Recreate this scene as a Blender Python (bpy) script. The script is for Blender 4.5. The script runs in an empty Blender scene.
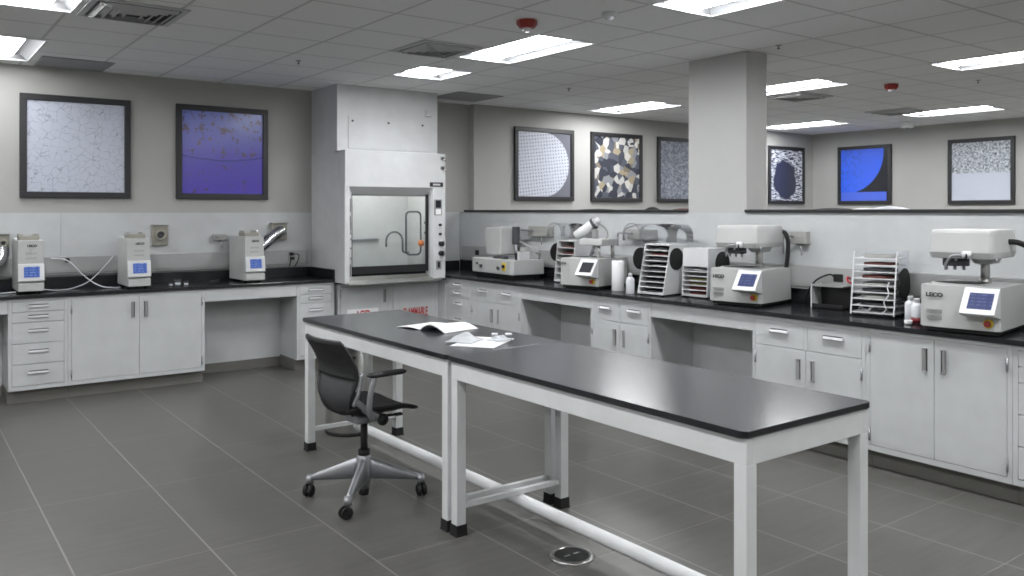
import bpy, bmesh, math, random
from mathutils import Vector, Matrix
random.seed(4)
C = bpy.context.scene.collection
PI = math.pi
R = math.radians

# ------------------------------------------------------------------ materials
def lin(c):
    c /= 255.0
    return c / 12.92 if c <= .04045 else ((c + .055) / 1.055) ** 2.4
def rgb(r, g, b): return (lin(r), lin(g), lin(b), 1)

class N:
    """small node-tree writer"""
    def __init__(s, name):
        s.m = bpy.data.materials.new(name); s.m.use_nodes = True
        s.t = s.m.node_tree; s.t.nodes.clear()
        s.out = s.t.nodes.new('ShaderNodeOutputMaterial')
        s.p = s.t.nodes.new('ShaderNodeBsdfPrincipled')
        s.t.links.new(s.p.outputs[0], s.out.inputs[0])
    def set(s, sock, v):
        if hasattr(v, 'is_output'): s.t.links.new(v, sock)
        elif v is not None: sock.default_value = v
    def n(s, typ, ins=None, out=0, **attrs):
        nd = s.t.nodes.new('ShaderNode' + typ)
        for k, v in attrs.items(): setattr(nd, k, v)
        for k, v in (ins or {}).items(): s.set(nd.inputs[k], v)
        return nd.outputs[out]
    def math(s, op, a, b=0.0, c=None):
        d = {0: a, 1: b}
        if c is not None: d[2] = c
        return s.n('Math', d, operation=op)
    def ramp(s, fac, stops, interp='LINEAR'):
        nd = s.t.nodes.new('ShaderNodeValToRGB'); nd.color_ramp.interpolation = interp
        e = nd.color_ramp.elements
        while len(e) < len(stops): e.new(.5)
        for el, (p, c) in zip(e, stops): el.position = p; el.color = c
        s.t.links.new(fac, nd.inputs[0]); return nd.outputs[0]
    def mix(s, fac, a, b, blend='MIX'):
        nd = s.t.nodes.new('ShaderNodeMix'); nd.data_type = 'RGBA'; nd.blend_type = blend
        s.set(nd.inputs[0], fac); s.set(nd.inputs[6], a); s.set(nd.inputs[7], b)
        return nd.outputs[2]
    def obj(s): return s.n('TexCoord', out=3)
    def pr(s, **kw):
        for k, v in kw.items(): s.set(s.p.inputs[k.replace('_', ' ')], v)

def mat(name, col, rough=.5, metal=0., vary=.04, scale=6., bump=0., bscale=200., spec=None, coat=0.):
    k = N(name)
    nz = k.n('TexNoise', {'Vector': k.obj(), 'Scale': scale, 'Detail': 3.0})
    a = tuple(max(0, c * (1 - vary)) for c in col[:3]) + (1,)
    b = tuple(min(1, c * (1 + vary)) for c in col[:3]) + (1,)
    k.pr(Base_Color=k.ramp(nz, [(.3, a), (.7, b)]), Roughness=rough, Metallic=metal)
    if spec is not None: k.pr(Specular_IOR_Level=spec)
    if coat: k.pr(Coat_Weight=coat, Coat_Roughness=.08)
    if bump:
        bn = k.n('TexNoise', {'Vector': k.obj(), 'Scale': bscale, 'Detail': 2.0})
        k.pr(Normal=k.n('Bump', {'Height': bn, 'Strength': bump, 'Distance': .002}))
    return k.m

def emit(name, col, strength):
    k = N(name)
    k.pr(Base_Color=(.8, .8, .8, 1), Roughness=.6, Emission_Color=col, Emission_Strength=strength)
    return k.m

M = {}
M['cab'] = mat('painted_cabinet_steel', rgb(198, 201, 202), .38, bump=.03, bscale=400)
M['white'] = mat('white_powder_coat', rgb(212, 214, 215), .4)
M['mach'] = mat('machine_white_paint', rgb(186, 188, 187), .42, bump=.04, bscale=500)
M['panel'] = mat('white_wall_panel', rgb(192, 195, 196), .38)
M['wall'] = mat('warm_grey_wall_paint', rgb(174, 174, 171), .75, vary=.025, scale=2, bump=.06, bscale=300)
M['column'] = mat('column_paint', rgb(186, 186, 185), .7, vary=.02, scale=2, bump=.05, bscale=300)
M['kick'] = mat('grey_brown_base_vinyl', rgb(112, 111, 106), .5)
M['steel'] = mat('brushed_steel', rgb(190, 190, 188), .32, 1.0, bump=.05, bscale=120)
M['chrome'] = mat('chrome', rgb(215, 216, 218), .12, 1.0, vary=.01)
M['alu'] = mat('satin_aluminium', rgb(168, 170, 174), .38, .75)
M['black'] = mat('black_plastic', rgb(30, 30, 32), .42)
M['rubber'] = mat('black_rubber', rgb(22, 22, 23), .65)
M['mesh'] = mat('black_mesh_back', rgb(34, 35, 36), .7, bump=.5, bscale=260)
M['fabric'] = mat('black_seat_fabric', rgb(26, 26, 28), .9, bump=.5, bscale=420)
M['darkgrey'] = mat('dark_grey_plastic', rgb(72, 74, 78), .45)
M['grey'] = mat('mid_grey_paint', rgb(150, 151, 150), .45)
M['raceway'] = mat('grey_raceway_steel', rgb(165, 166, 166), .4)
M['frame'] = mat('black_picture_frame', rgb(40, 40, 43), .45)
M['paper'] = mat('white_paper', rgb(238, 239, 240), .8, vary=.01)
M['red'] = mat('red_plastic', rgb(150, 50, 42), .4)
M['redtext'] = mat('red_letters', rgb(190, 40, 48), .5)
M['orange'] = mat('orange_plastic', rgb(222, 120, 40), .45)
M['yellow'] = mat('yellow_plastic', rgb(226, 196, 60), .45)
M['dark_ink'] = mat('black_letters', rgb(24, 24, 26), .5)
M['white_ink'] = mat('white_letters', rgb(215, 215, 215), .6)
M['soft_white'] = mat('translucent_white_plastic', rgb(228, 231, 236), .35)
M['liner'] = mat('hood_liner', rgb(196, 197, 196), .45, bump=.05, bscale=60)
M['foil'] = mat('aluminium_foil_duct', rgb(215, 217, 220), .25, 1.0, bump=.6, bscale=60)
M['plate'] = mat('grey_plate', rgb(160, 160, 156), .5)
M['tan'] = mat('tan_port_paint', rgb(150, 148, 138), .6)
M['maroon'] = mat('maroon_sanding_paper', rgb(96, 50, 46), .8)
M['olive'] = mat('olive_sanding_paper', rgb(110, 108, 74), .8)
M['charcoal'] = mat('charcoal_abrasive_disc', rgb(52, 53, 56), .6)
M['pinkcap'] = mat('dark_red_liquid', rgb(120, 26, 40), .3)

def glass(name, tint, alpha, rough=.03):
    k = N(name)
    tr = k.n('BsdfTransparent', {'Color': tint}); gl = k.n('BsdfGlossy', {'Color': (1, 1, 1, 1), 'Roughness': rough})
    df = k.n('BsdfDiffuse', {'Color': (.8, .82, .84, 1)})
    m1 = k.n('MixShader', {0: alpha, 1: tr, 2: df})
    fr = k.n('LayerWeight', {'Blend': .03}, out=0)
    m2 = k.n('MixShader', {0: fr, 1: m1, 2: gl})
    k.t.links.new(m2, k.out.inputs[0]); k.t.nodes.remove(k.p)
    return k.m
M['glass'] = glass('sash_glass', (.93, .95, .95, 1), .03)
M['acrylic'] = glass('clear_acrylic', (.975, .98, .99, 1), .035, .10)

def epoxy():
    k = N('black_epoxy_resin')
    nz = k.n('TexNoise', {'Vector': k.obj(), 'Scale': 4.0, 'Detail': 4.0})
    k.pr(Base_Color=k.ramp(nz, [(.3, rgb(30, 31, 34)), (.7, rgb(38, 39, 42))]), Roughness=k.n('MapRange', {0: nz, 3: .15, 4: .22}))
    return k.m
M['epoxy'] = epoxy()
def phenolic():
    k = N('dark_grey_table_top')
    nz = k.n('TexNoise', {'Vector': k.obj(), 'Scale': 3.0, 'Detail': 3.0})
    k.pr(Base_Color=k.ramp(nz, [(.3, rgb(50, 51, 55)), (.7, rgb(55, 56, 60))]), Roughness=k.n('MapRange', {0: nz, 3: .21, 4: .23}))
    return k.m
M['top'] = phenolic()

def grid_mask(k, x0, px, y0, py, w):
    """1 on the joint lines of a grid laid over the object's own x and y"""
    sx = k.n('SeparateXYZ', {0: k.obj()}, out=0)
    sep = sx.node
    res = None
    for o, a, p in ((sep.outputs[0], x0, px), (sep.outputs[1], y0, py)):
        u = k.math('DIVIDE', k.math('SUBTRACT', o, a), p)
        fr = k.math('FRACT', u)
        d = k.math('MULTIPLY', k.math('MINIMUM', fr, k.math('SUBTRACT', 1.0, fr)), p)
        e = k.n('MapRange', {0: d, 1: w * .5, 2: w * .9, 3: 1.0, 4: 0.0})
        res = e if res is None else k.math('MAXIMUM', res, e)
    return res, sep

def floor_mat():
    k = N('grey_porcelain_floor_tiles')
    o = k.obj(); sep = k.n('SeparateXYZ', {0: o}).node
    ux = k.math('DIVIDE', k.math('SUBTRACT', sep.outputs[0], .695), .605); uy = k.math('DIVIDE', k.math('SUBTRACT', sep.outputs[1], 1.85), .61)
    def line(u, p, w):
        d = k.math('MULTIPLY', k.math('ABSOLUTE', k.math('SUBTRACT', u, k.math('ROUND', u))), p)
        return k.n('MapRange', {0: d, 1: w * .5, 2: w * .95, 3: 1.0, 4: 0.0})
    jx = line(ux, .605, .006); jy = line(uy, .61, .0045)
    col = k.math('FLOOR', ux)
    par = k.math('ABSOLUTE', k.math('MODULO', k.math('ROUND', uy), 2.0))        # 0 on even courses
    odd_col = k.math('COMPARE', col, 2.0, .1)
    right = k.math('GREATER_THAN', col, 2.5)
    match = k.math('COMPARE', par, odd_col, .1)
    jy = k.math('MULTIPLY', jy, k.math('MAXIMUM', right, match))
    joint = k.math('MAXIMUM', jx, k.math('MULTIPLY', jy, .75))
    cell = k.n('CombineXYZ', {0: col, 1: k.math('FLOOR', uy)})
    wn = k.n('TexWhiteNoise', {'Vector': k.n('CombineXYZ', {0: col, 1: k.math('FLOOR', k.math('MULTIPLY', uy, .5))})}, out=0)
    mp = k.n('Mapping', {'Vector': o, 'Scale': (1.1, 11.0, 1.0)})
    streak = k.n('TexNoise', {'Vector': mp, 'Scale': 2.2, 'Detail': 7.0, 'Roughness': .62})
    base = k.ramp(streak, [(.32, rgb(82, 81, 78)), (.68, rgb(96, 95, 92))])
    tint = k.n('MapRange', {0: wn, 3: .97, 4: 1.03})
    base = k.mix(1.0, base, k.n('CombineColor', {0: tint, 1: tint, 2: tint}), 'MULTIPLY')
    k.pr(Base_Color=k.mix(joint, base, rgb(124, 123, 118)), Roughness=k.n('MapRange', {0: streak, 3: .3, 4: .42}))
    hgt = k.math('SUBTRACT', k.math('MULTIPLY', streak, .15), joint)
    k.pr(Normal=k.n('Bump', {'Height': hgt, 'Strength': .25, 'Distance': .002}))
    return k.m
M['floor'] = floor_mat()

def ceiling_mat():
    k = N('acoustic_ceiling_tiles')
    joint, sep = grid_mask(k, 2.22, .618, 5.19, .612, .016)
    nz = k.n('TexNoise', {'Vector': k.obj(), 'Scale': 90.0, 'Detail': 4.0})
    base = k.ramp(nz, [(.35, rgb(239, 239, 239)), (.65, rgb(246, 246, 246))])
    k.pr(Base_Color=k.mix(joint, base, rgb(205, 205, 205)), Roughness=.9)
    k.pr(Normal=k.n('Bump', {'Height': k.math('SUBTRACT', k.math('MULTIPLY', nz, .3), joint), 'Strength': .3, 'Distance': .004}))
    return k.m
M['ceiling'] = ceiling_mat()
LIGHT = 38.0
M['lamp'] = emit('lit_lamp_lens', (.985, .99, 1.0, 1), LIGHT)
M['lamp_dimmed'] = emit('dimmed_lamp_lens', (.985, .99, 1.0, 1), LIGHT * .5)  # weaker emission, set so the wall beside this lamp is not overlit
M['reflector'] = mat('white_enamel_reflector', rgb(168, 170, 173), .5, vary=.01)
M['pull'] = mat('pale_satin_pull', rgb(196, 197, 199), .35)
M['blade'] = mat('pale_vent_blade', rgb(196, 197, 198), .5)
M['film'] = glass('thin_plastic_film', (.95, .96, .98, 1), .5, .12)
def screen_mat(name, bg, fg, st):
    k = N(name); sep = k.n('SeparateXYZ', {0: k.obj()}).node
    fz = k.math('FRACT', k.math('MULTIPLY', sep.outputs[2], 42.0)); fx = k.math('FRACT', k.math('ADD', k.math('MULTIPLY', sep.outputs[0], 15.0), .5))
    row = k.math('MULTIPLY', k.math('GREATER_THAN', fz, .62), k.math('GREATER_THAN', fx, .22))
    wn = k.n('TexNoise', {'Vector': k.obj(), 'Scale': 60.0})
    c = k.mix(k.math('MULTIPLY', row, k.n('MapRange', {0: wn, 1: .4, 2: .6, 3: 0.0, 4: .7})), bg, fg)
    k.pr(Base_Color=(.01, .012, .03, 1), Roughness=.4, Specular_IOR_Level=.12, Emission_Color=c, Emission_Strength=st)
    return k.m
M['screen'] = screen_mat('blue_touch_screen', rgb(70, 98, 170), rgb(150, 172, 220), .9)
M['screen_dark'] = screen_mat('dark_blue_touch_screen', rgb(58, 68, 114), rgb(92, 106, 154), .9)
M['screen_off'] = mat('dark_glass_display', rgb(40, 42, 48), .5, spec=.12)
M['backshell'] = mat('dark_grey_chair_shell', rgb(56, 57, 60), .55)
M['strobe'] = mat('clear_strobe_lens', rgb(232, 232, 236), .15)

# ------------------------------------------------------------------ artwork
def art(name, fn, spec=.5):
    k = N(name); col = fn(k)
    k.pr(Base_Color=col, Roughness=.22, Specular_IOR_Level=spec)
    return k.m
def uv(k):
    sep = k.n('SeparateXYZ', {0: k.obj()}).node
    return sep.outputs[0], sep.outputs[2]     # 0..1 across and up (print meshes are built 1 m wide then scaled)
def circ(k, x, z, cx, cz, r, e=.006):
    d = k.math('SQRT', k.math('ADD', k.math('POWER', k.math('SUBTRACT', x, cx), 2.0), k.math('POWER', k.math('SUBTRACT', z, cz), 2.0)))
    return k.n('MapRange', {0: d, 1: r - e, 2: r + e, 3: 1.0, 4: 0.0})
def a_cells(k):
    v = k.n('Mapping', {'Vector': k.obj(), 'Scale': (12., 1., 12.)})
    wob = k.n('TexNoise', {'Vector': v, 'Scale': 1.3, 'Detail': 3.0}, out=1)
    v2 = k.mix(.3, v, wob, 'LINEAR_LIGHT')
    e = k.n('TexVoronoi', {'Vector': v2, 'Scale': 1.0}, feature='DISTANCE_TO_EDGE')
    nz = k.n('TexNoise', {'Vector': k.obj(), 'Scale': 14.0})
    lines = k.math('MULTIPLY', k.n('MapRange', {0: e, 1: .006, 2: .04, 3: 1.0, 4: 0.0}), k.n('MapRange', {0: nz, 1: .35, 2: .62, 3: .12, 4: .6}))
    sp = k.n('MapRange', {0: k.n('TexVoronoi', {'Vector': k.obj(), 'Scale': 16.0}), 1: .06, 2: .10, 3: .7, 4: 0.0})
    return k.mix(k.math('MAXIMUM', lines, sp), rgb(192, 197, 211), rgb(92, 96, 110))
def a_violet(k):
    x, z = uv(k)
    base = k.ramp(z, [(0., rgb(92, 78, 186)), (.45, rgb(98, 90, 192)), (1., rgb(116, 126, 208))])
    nz = k.n('TexNoise', {'Vector': k.obj(), 'Scale': 11.0, 'Detail': 6.0, 'Roughness': .65})
    up = k.n('MapRange', {0: z, 1: .3, 2: .75, 3: -.06, 4: .0})
    spot = k.n('MapRange', {0: k.math('ADD', nz, up), 1: .535, 2: .575, 3: 0.0, 4: .85})
    w = k.n('TexNoise', {'Vector': k.n('CombineXYZ', {0: x}), 'Scale': 5.0, 'Detail': 4.0})
    arc = k.math('ADD', k.math('MULTIPLY', k.math('POWER', k.math('SUBTRACT', x, .5), 2.0), .22), k.math('ADD', .385, k.math('MULTIPLY', w, .04)))
    ln = k.n('MapRange', {0: k.math('ABSOLUTE', k.math('SUBTRACT', z, arc)), 1: .004, 2: .012, 3: .7, 4: 0.0})
    c = k.mix(spot, base, rgb(92, 80, 92))
    return k.mix(ln, c, rgb(58, 54, 112))
def a_lattice(k):
    x, z = uv(k)
    e = k.n('TexVoronoi', {'Vector': k.n('Mapping', {'Vector': k.obj(), 'Rotation': (0, .12, 0)}), 'Scale': 19.0, 'Randomness': .1})
    dots = k.n('MapRange', {0: e, 1: .16, 2: .34, 3: .9, 4: 0.0})
    disc = k.mix(dots, rgb(206, 210, 222), rgb(112, 118, 136))
    return k.mix(k.math('MAXIMUM', circ(k, x, z, .456, .5, .509), k.math('LESS_THAN', x, .5)), rgb(118, 120, 130), disc)
def a_shards(k):
    wob = k.n('TexNoise', {'Vector': k.obj(), 'Scale': 5.0, 'Detail': 2.0}, out=1)
    v2 = k.mix(.03, k.obj(), wob, 'LINEAR_LIGHT')
    sep = k.n('TexVoronoi', {'Vector': v2, 'Scale': 9.5}).node
    h = k.n('SeparateColor', {0: sep.outputs[1]}, out=0)
    fine = k.n('TexNoise', {'Vector': k.obj(), 'Scale': 40.0})
    c = k.ramp(h, [(0, rgb(50, 54, 66)), (.24, rgb(84, 88, 100)), (.40, rgb(140, 143, 148)), (.52, rgb(200, 199, 196)), (.64, rgb(62, 66, 78)), (.76, rgb(166, 154, 128)), (.85, rgb(128, 120, 104)), (.92, rgb(218, 215, 208))], 'CONSTANT')
    return k.mix(k.math('MULTIPLY', fine, .25), c, rgb(90, 92, 100))
def a_grain(k):
    v = k.n('TexVoronoi', {'Vector': k.obj(), 'Scale': 34.0}, out=1)
    h = k.n('SeparateColor', {0: v}, out=0)
    return k.ramp(h, [(0, rgb(112, 116, 130)), (.5, rgb(142, 147, 160)), (1, rgb(176, 182, 192))])
def a_dendrite(k):
    x, z = uv(k)
    mp = k.n('Mapping', {'Vector': k.obj(), 'Rotation': (0, R(-35), 0), 'Scale': (6., 1., 30.)})
    nz = k.n('TexNoise', {'Vector': mp, 'Scale': 1.6, 'Detail': 4.0, 'Distortion': .8})
    st = k.n('MapRange', {0: nz, 1: .46, 2: .52})
    hole = k.n('TexNoise', {'Vector': k.obj(), 'Scale': 3.0, 'Detail': 3.0})
    d = k.math('ADD', circ(k, x, z, .45, .42, .34, .12), k.math('MULTIPLY', k.math('SUBTRACT', hole, .5), 1.2))
    keep = k.n('MapRange', {0: d, 1: .3, 2: .5, 3: 1.0, 4: 0.0})
    return k.mix(k.math('MULTIPLY', st, keep), rgb(58, 60, 74), rgb(214, 218, 226))
def a_bluedisc(k):
    x, z = uv(k)
    nz = k.n('TexNoise', {'Vector': k.obj(), 'Scale': 7.0, 'Detail': 5.0})
    veins = k.n('MapRange', {0: k.math('ABSOLUTE', k.math('SUBTRACT', nz, .5)), 1: .006, 2: .02, 3: .5, 4: 0.0})
    left = k.n('MapRange', {0: x, 1: .25, 2: .6, 3: 1.0, 4: .1})
    blue = k.mix(k.math('MULTIPLY', veins, left), rgb(62, 106, 242), rgb(60, 80, 120))
    c = k.mix(circ(k, x, z, .13, .93, .78), rgb(40, 42, 50), blue)
    band = k.math('LESS_THAN', z, .17)
    bx = k.math('MULTIPLY', band, k.math('LESS_THAN', x, .97))
    return k.mix(bx, c, rgb(84, 112, 226))
def a_halves(k):
    x, z = uv(k)
    sp = k.n('TexNoise', {'Vector': k.obj(), 'Scale': 26.0, 'Detail': 5.0, 'Roughness': .7})
    top = k.ramp(sp, [(.36, rgb(70, 74, 80)), (.5, rgb(170, 176, 184)), (.62, rgb(214, 218, 224))])
    e = k.n('TexNoise', {'Vector': k.obj(), 'Scale': 14.0})
    m = k.n('MapRange', {0: k.math('ADD', z, k.math('MULTIPLY', e, .06)), 1: .485, 2: .51})
    low = k.mix(k.math('MULTIPLY', k.n('TexNoise', {'Vector': k.obj(), 'Scale': 5.0}), .25), rgb(198, 203, 216), rgb(176, 182, 198))
    return k.mix(m, low, top)

# ------------------------------------------------------------------ geometry helpers
class MB:
    def __init__(s): s.bm = bmesh.new()
    def add(s, tmp, mx=None, smooth=False):
        if mx is not None: bmesh.ops.transform(tmp, matrix=mx, verts=tmp.verts)
        if smooth:
            for f in tmp.faces: f.smooth = True
        bmesh.ops.recalc_face_normals(tmp, faces=tmp.faces)
        me = bpy.data.meshes.new('t'); tmp.to_mesh(me); tmp.free()
        s.bm.from_mesh(me); bpy.data.meshes.remove(me); return s
    def box(s, x0, x1, y0, y1, z0, z1, bev=0., seg=2, mx=None):
        t = bmesh.new()
        v = [t.verts.new(p) for p in ((x0,y0,z0),(x1,y0,z0),(x1,y1,z0),(x0,y1,z0),(x0,y0,z1),(x1,y0,z1),(x1,y1,z1),(x0,y1,z1))]
        for f in ((0,3,2,1),(4,5,6,7),(0,1,5,4),(1,2,6,5),(2,3,7,6),(3,0,4,7)): t.faces.new([v[i] for i in f])
        if bev: bmesh.ops.bevel(t, geom=list(t.edges), offset=bev, segments=seg, affect='EDGES', profile=.5)
        return s.add(t, mx)
    def prism(s, pts, a, b, axis='z', bev=0., seg=2, mx=None):
        """polygon pts (2-D) extruded from a to b along axis; x: pts=(y,z), y: pts=(x,z), z: pts=(x,y)"""
        t = bmesh.new()
        def P(p, h): return {'x': (h, p[0], p[1]), 'y': (p[0], h, p[1]), 'z': (p[0], p[1], h)}[axis]
        lo = [t.verts.new(P(p, a)) for p in pts]; hi = [t.verts.new(P(p, b)) for p in pts]
        n = len(pts)
        t.faces.new(lo[::-1]); t.faces.new(hi)
        for i in range(n): t.faces.new((lo[i], lo[(i+1) % n], hi[(i+1) % n], hi[i]))
        if bev: bmesh.ops.bevel(t, geom=list(t.edges), offset=bev, segments=seg, affect='EDGES', profile=.5)
        return s.add(t, mx)
    def loft(s, rings, caps=True, smooth=True, mx=None, closed=False):
        t = bmesh.new()
        vs = [[t.verts.new(p) for p in r] for r in rings]
        n = len(vs[0]); m = len(vs)
        for i in range(m if closed else m - 1):
            for j in range(n):
                t.faces.new((vs[i][j], vs[i][(j+1) % n], vs[(i+1) % m][(j+1) % n], vs[(i+1) % m][j]))
        if caps and not closed: t.faces.new(vs[0][::-1]); t.faces.new(vs[-1])
        s.add(t, mx, smooth); return s
    def tube(s, pts, r, n=12, caps=True, rs=None):
        pts = [Vector(p) for p in pts]; rings = []
        up = None
        for i, p in enumerate(pts):
            d = (pts[min(i+1, len(pts)-1)] - pts[max(i-1, 0)]).normalized()
            if up is None:
                up = Vector((0, 0, 1)) if abs(d.z) < .9 else Vector((1, 0, 0))
            a = (up - d * up.dot(d)).normalized(); b = d.cross(a); up = a
            rr = rs[i] if rs else r
            rings.append([p + (a * math.cos(2*PI*j/n) + b * math.sin(2*PI*j/n)) * rr for j in range(n)])
        return s.loft(rings, caps)
    def cyl(s, p0, p1, r, r2=None, n=24, bev=0.):
        p0 = Vector(p0); p1 = Vector(p1); r2 = r if r2 is None else r2
        if bev:
            d = (p1 - p0).normalized() * bev
            return s.tube([p0, p0 + d * .001, p0 + d, p1 - d, p1 - d * .001, p1], r, n, True, [r - bev, r - bev, r, r2, r2 - bev, r2 - bev])
        t = bmesh.new(); d = p1 - p0
        bmesh.ops.create_cone(t, cap_ends=True, segments=n, radius1=r, radius2=r2, depth=d.length)
        for f in t.faces: f.smooth = len(f.verts) == 4
        q = Vector((0, 0, 1)).rotation_difference(d.normalized()).to_matrix().to_4x4()
        return s.add(t, Matrix.Translation((p0 + p1) / 2) @ q)
    def lathe(s, prof, c=(0, 0, 0), n=28, mx=None):
        rings = [[Vector((c[0] + r*math.cos(2*PI*j/n), c[1] + r*math.sin(2*PI*j/n), c[2] + z)) for j in range(n)] for r, z in prof]
        return s.loft(rings, True, True, mx)
    def ball(s, c, r, sc=(1, 1, 1), n=16):
        t = bmesh.new(); bmesh.ops.create_uvsphere(t, u_segments=n, v_segments=n//2 + 2, radius=r)
        return s.add(t, Matrix.Translation(c) @ Matrix.Diagonal((*sc, 1)), True)
    def grid(s, f, nu, nv, thick=0., nrm=None):
        """sheet from f(u,v) with real thickness"""
        t = bmesh.new()
        V = [[t.verts.new(f(i / nu, j / nv)) for j in range(nv + 1)] for i in range(nu + 1)]
        for i in range(nu):
            for j in range(nv): t.faces.new((V[i][j], V[i+1][j], V[i+1][j+1], V[i][j+1]))
        bmesh.ops.recalc_face_normals(t, faces=t.faces)
        if thick: bmesh.ops.solidify(t, geom=list(t.faces), thickness=thick)
        return s.add(t, None, True)
    def build(s, name, m, parent=None):
        me = bpy.data.meshes.new(name); s.bm.to_mesh(me); s.bm.free()
        o = bpy.data.objects.new(name, me); me.materials.append(M[m] if isinstance(m, str) else m)
        C.objects.link(o); o.parent = parent
        return o

def arc(c, r, a0, a1, n, plane='xz'):
    out = []
    for i in range(n + 1):
        a = R(a0 + (a1 - a0) * i / n); u, v = r * math.cos(a), r * math.sin(a)
        out.append((c[0] + u, c[1], c[2] + v) if plane == 'xz' else ((c[0], c[1] + u, c[2] + v) if plane == 'yz' else (c[0] + u, c[1] + v, c[2])))
    return out
def curve_pts(P, n=10):
    """Catmull-Rom through P"""
    P = [Vector(p) for p in P]; Q = [2*P[0] - P[1]] + P + [2*P[-1] - P[-2]]; out = []
    for i in range(1, len(Q) - 2):
        for j in range(n):
            t = j / n
            out.append(.5 * ((2*Q[i]) + (Q[i+1]-Q[i-1])*t + (2*Q[i-1]-5*Q[i]+4*Q[i+1]-Q[i+2])*t*t + (3*Q[i]-3*Q[i+1]+Q[i+2]-Q[i-1])*t**3))
    return out + [P[-1]]

def tag(o, label, cat, group=None, kind=None):
    o['label'] = label; o['category'] = cat
    if group: o['group'] = group
    if kind: o['kind'] = kind
    return o
def thing(name, label, cat, loc=(0, 0, 0), rotz=0., group=None):
    o = bpy.data.objects.new(name, None); C.objects.link(o)
    o.location = loc; o.rotation_euler = (0, 0, R(rotz)); o.empty_display_size = .1
    return tag(o, label, cat, group)
def struct(name, mb, m):
    o = mb.build(name, m); o['kind'] = 'structure'; return o
def text(name, s, size, m, parent, loc, rot=(90, 0, 0), ext=.0008, bold=0., sx=1.):
    cu = bpy.data.curves.new('t', 'FONT'); cu.body = s; cu.size = size; cu.extrude = ext; cu.align_x = 'CENTER'; cu.align_y = 'CENTER'; cu.offset = bold
    tmp = bpy.data.objects.new('t', cu); C.objects.link(tmp)
    dg = bpy.context.evaluated_depsgraph_get()
    me = bpy.data.meshes.new_from_object(tmp.evaluated_get(dg))
    bpy.data.objects.remove(tmp); bpy.data.curves.remove(cu)
    o = bpy.data.objects.new(name, me); me.name = name; me.materials.clear(); me.materials.append(M[m])
    C.objects.link(o); o.parent = parent; o.location = loc; o.rotation_euler = tuple(R(a) for a in rot); o.scale = (sx, 1, 1)
    return o

# ------------------------------------------------------------------ room shell
ZC = 3.075; CT = .96; T0 = CT + .0015; YW = 9.12; YF = 9.0; XF = 13.42; XP = 5.92
X0, Y0 = -4.2, -3.0
struct('floor', MB().box(X0 - .1, XF + .1, Y0 - .1, YW + .1, -.1, 0), 'floor')
struct('wall_back', MB().box(X0, 6.05, YW, YW + .12, 0, ZC), 'wall')
struct('wall_far', MB().box(6.05, XF, YF, YW + .12, 0, ZC), 'wall')
struct('wall_right', MB().box(XF, XF + .12, Y0, YW + .12, 0, ZC), 'wall')
struct('wall_left', MB().box(X0 - .12, X0, Y0, YW + .12, 0, ZC), 'wall')
struct('wall_near', MB().box(X0 - .12, XF + .12, Y0 - .12, Y0, 0, ZC), 'wall')
# low divider wall under the black cap, the column standing in it
struct('wall_divider', MB().box(XP, XP + .13, .6, YW, 0, 1.685), 'wall')
struct('column', MB().box(XP - .002, 6.20, 4.615, 5.265, 1.0, ZC, .004), 'column')
for n, (a, b) in enumerate(((5.265, 8.995), (.6, 4.615))):
    struct('trim_%d' % (n + 1), MB().box(XP - .03, XP + .16, a, b, 1.686, 1.712, .003), 'black')
# white wall panels above the benches (with butt joints)
mb = MB()
for a, b in ((-.4, 1.33), (1.332, 3.888)): mb.box(a, b, YW - .006, YW, 1.02, 1.68)
struct('trim_3', mb, 'panel')
mb = MB()
for a, b in ((.6, 2.2), (2.202, 4.66), (4.662, 6.9), (6.902, YW)): mb.box(XP - .008, XP - .001, a, b, 1.0, 1.684)
struct('trim_4', mb, 'panel')
struct('trim_5', MB().box(5.20, 5.905, YW - .006, YW, 1.0, 1.684), 'panel')

LR = [  # lit troffers: x0,x1,y0,y1,label
 (4.06, 4.67, 5.14, 6.34, 'large lit ceiling troffer beside the nearer red alarm, over the island tables'),
 (4.06, 4.67, 6.93, 7.56, 'small square lit ceiling troffer just in front of the fume hood enclosure'),
 (4.06, 4.69, 2.75, 3.97, 'lit ceiling troffer at the top edge, above and left of the column'),
 (7.70, 8.32, 7.47, 8.66, 'lit ceiling troffer close to the far wall above the shard picture, left of the column'),
 (7.77, 8.38, 5.15, 6.33, 'upper of the two lit troffers just right of the column top'),
 (7.83, 8.45, 2.82, 4.03, 'lit ceiling troffer cut by the right edge of the photo'),
 (11.5, 12.13, 5.15, 6.37, 'lit ceiling troffer beyond the divider, over the speckled half-pale picture'),
 (11.5, 12.12, 7.46, 8.72, 'lower of the two lit troffers right of the column, in the far corner'),
 (.43, 1.04, 7.68, 8.88, 'lit ceiling troffer against the back wall above the pale cell picture'),
 (.42, 1.03, 5.28, 6.52, 'lit ceiling troffer at the top left corner beside the louvred vent'),
]
OFF = [(.42, 1.03, 2.84, 4.06), (.42, 1.03, .4, 1.62), (4.06, 4.67, .4, 1.62), (7.8, 8.42, .4, 1.62), (-3.2, -2.59, 7.6, 8.8), (-3.2, -2.59, 5.2, 6.4),
       (-3.2, -2.59, 2.8, 4.0), (-3.2, -2.59, .4, 1.62), (.42, 1.03, -2.0, -.8), (4.06, 4.67, -2.0, -.8), (11.5, 12.12, 2.8, 4.0), (11.5, 12.12, .4, 1.6), (7.8, 8.42, -2.0, -.8)]
allr = [r[:4] for r in LR] + OFF
xs = sorted({X0, XF} | {v for r in allr for v in r[:2]}); ys = sorted({Y0, YW} | {v for r in allr for v in r[2:]})
mb = MB(); t = bmesh.new(); vc = {}
def cv(x, y):
    if (x, y) not in vc: vc[x, y] = t.verts.new((x, y, ZC))
    return vc[x, y]
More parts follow.
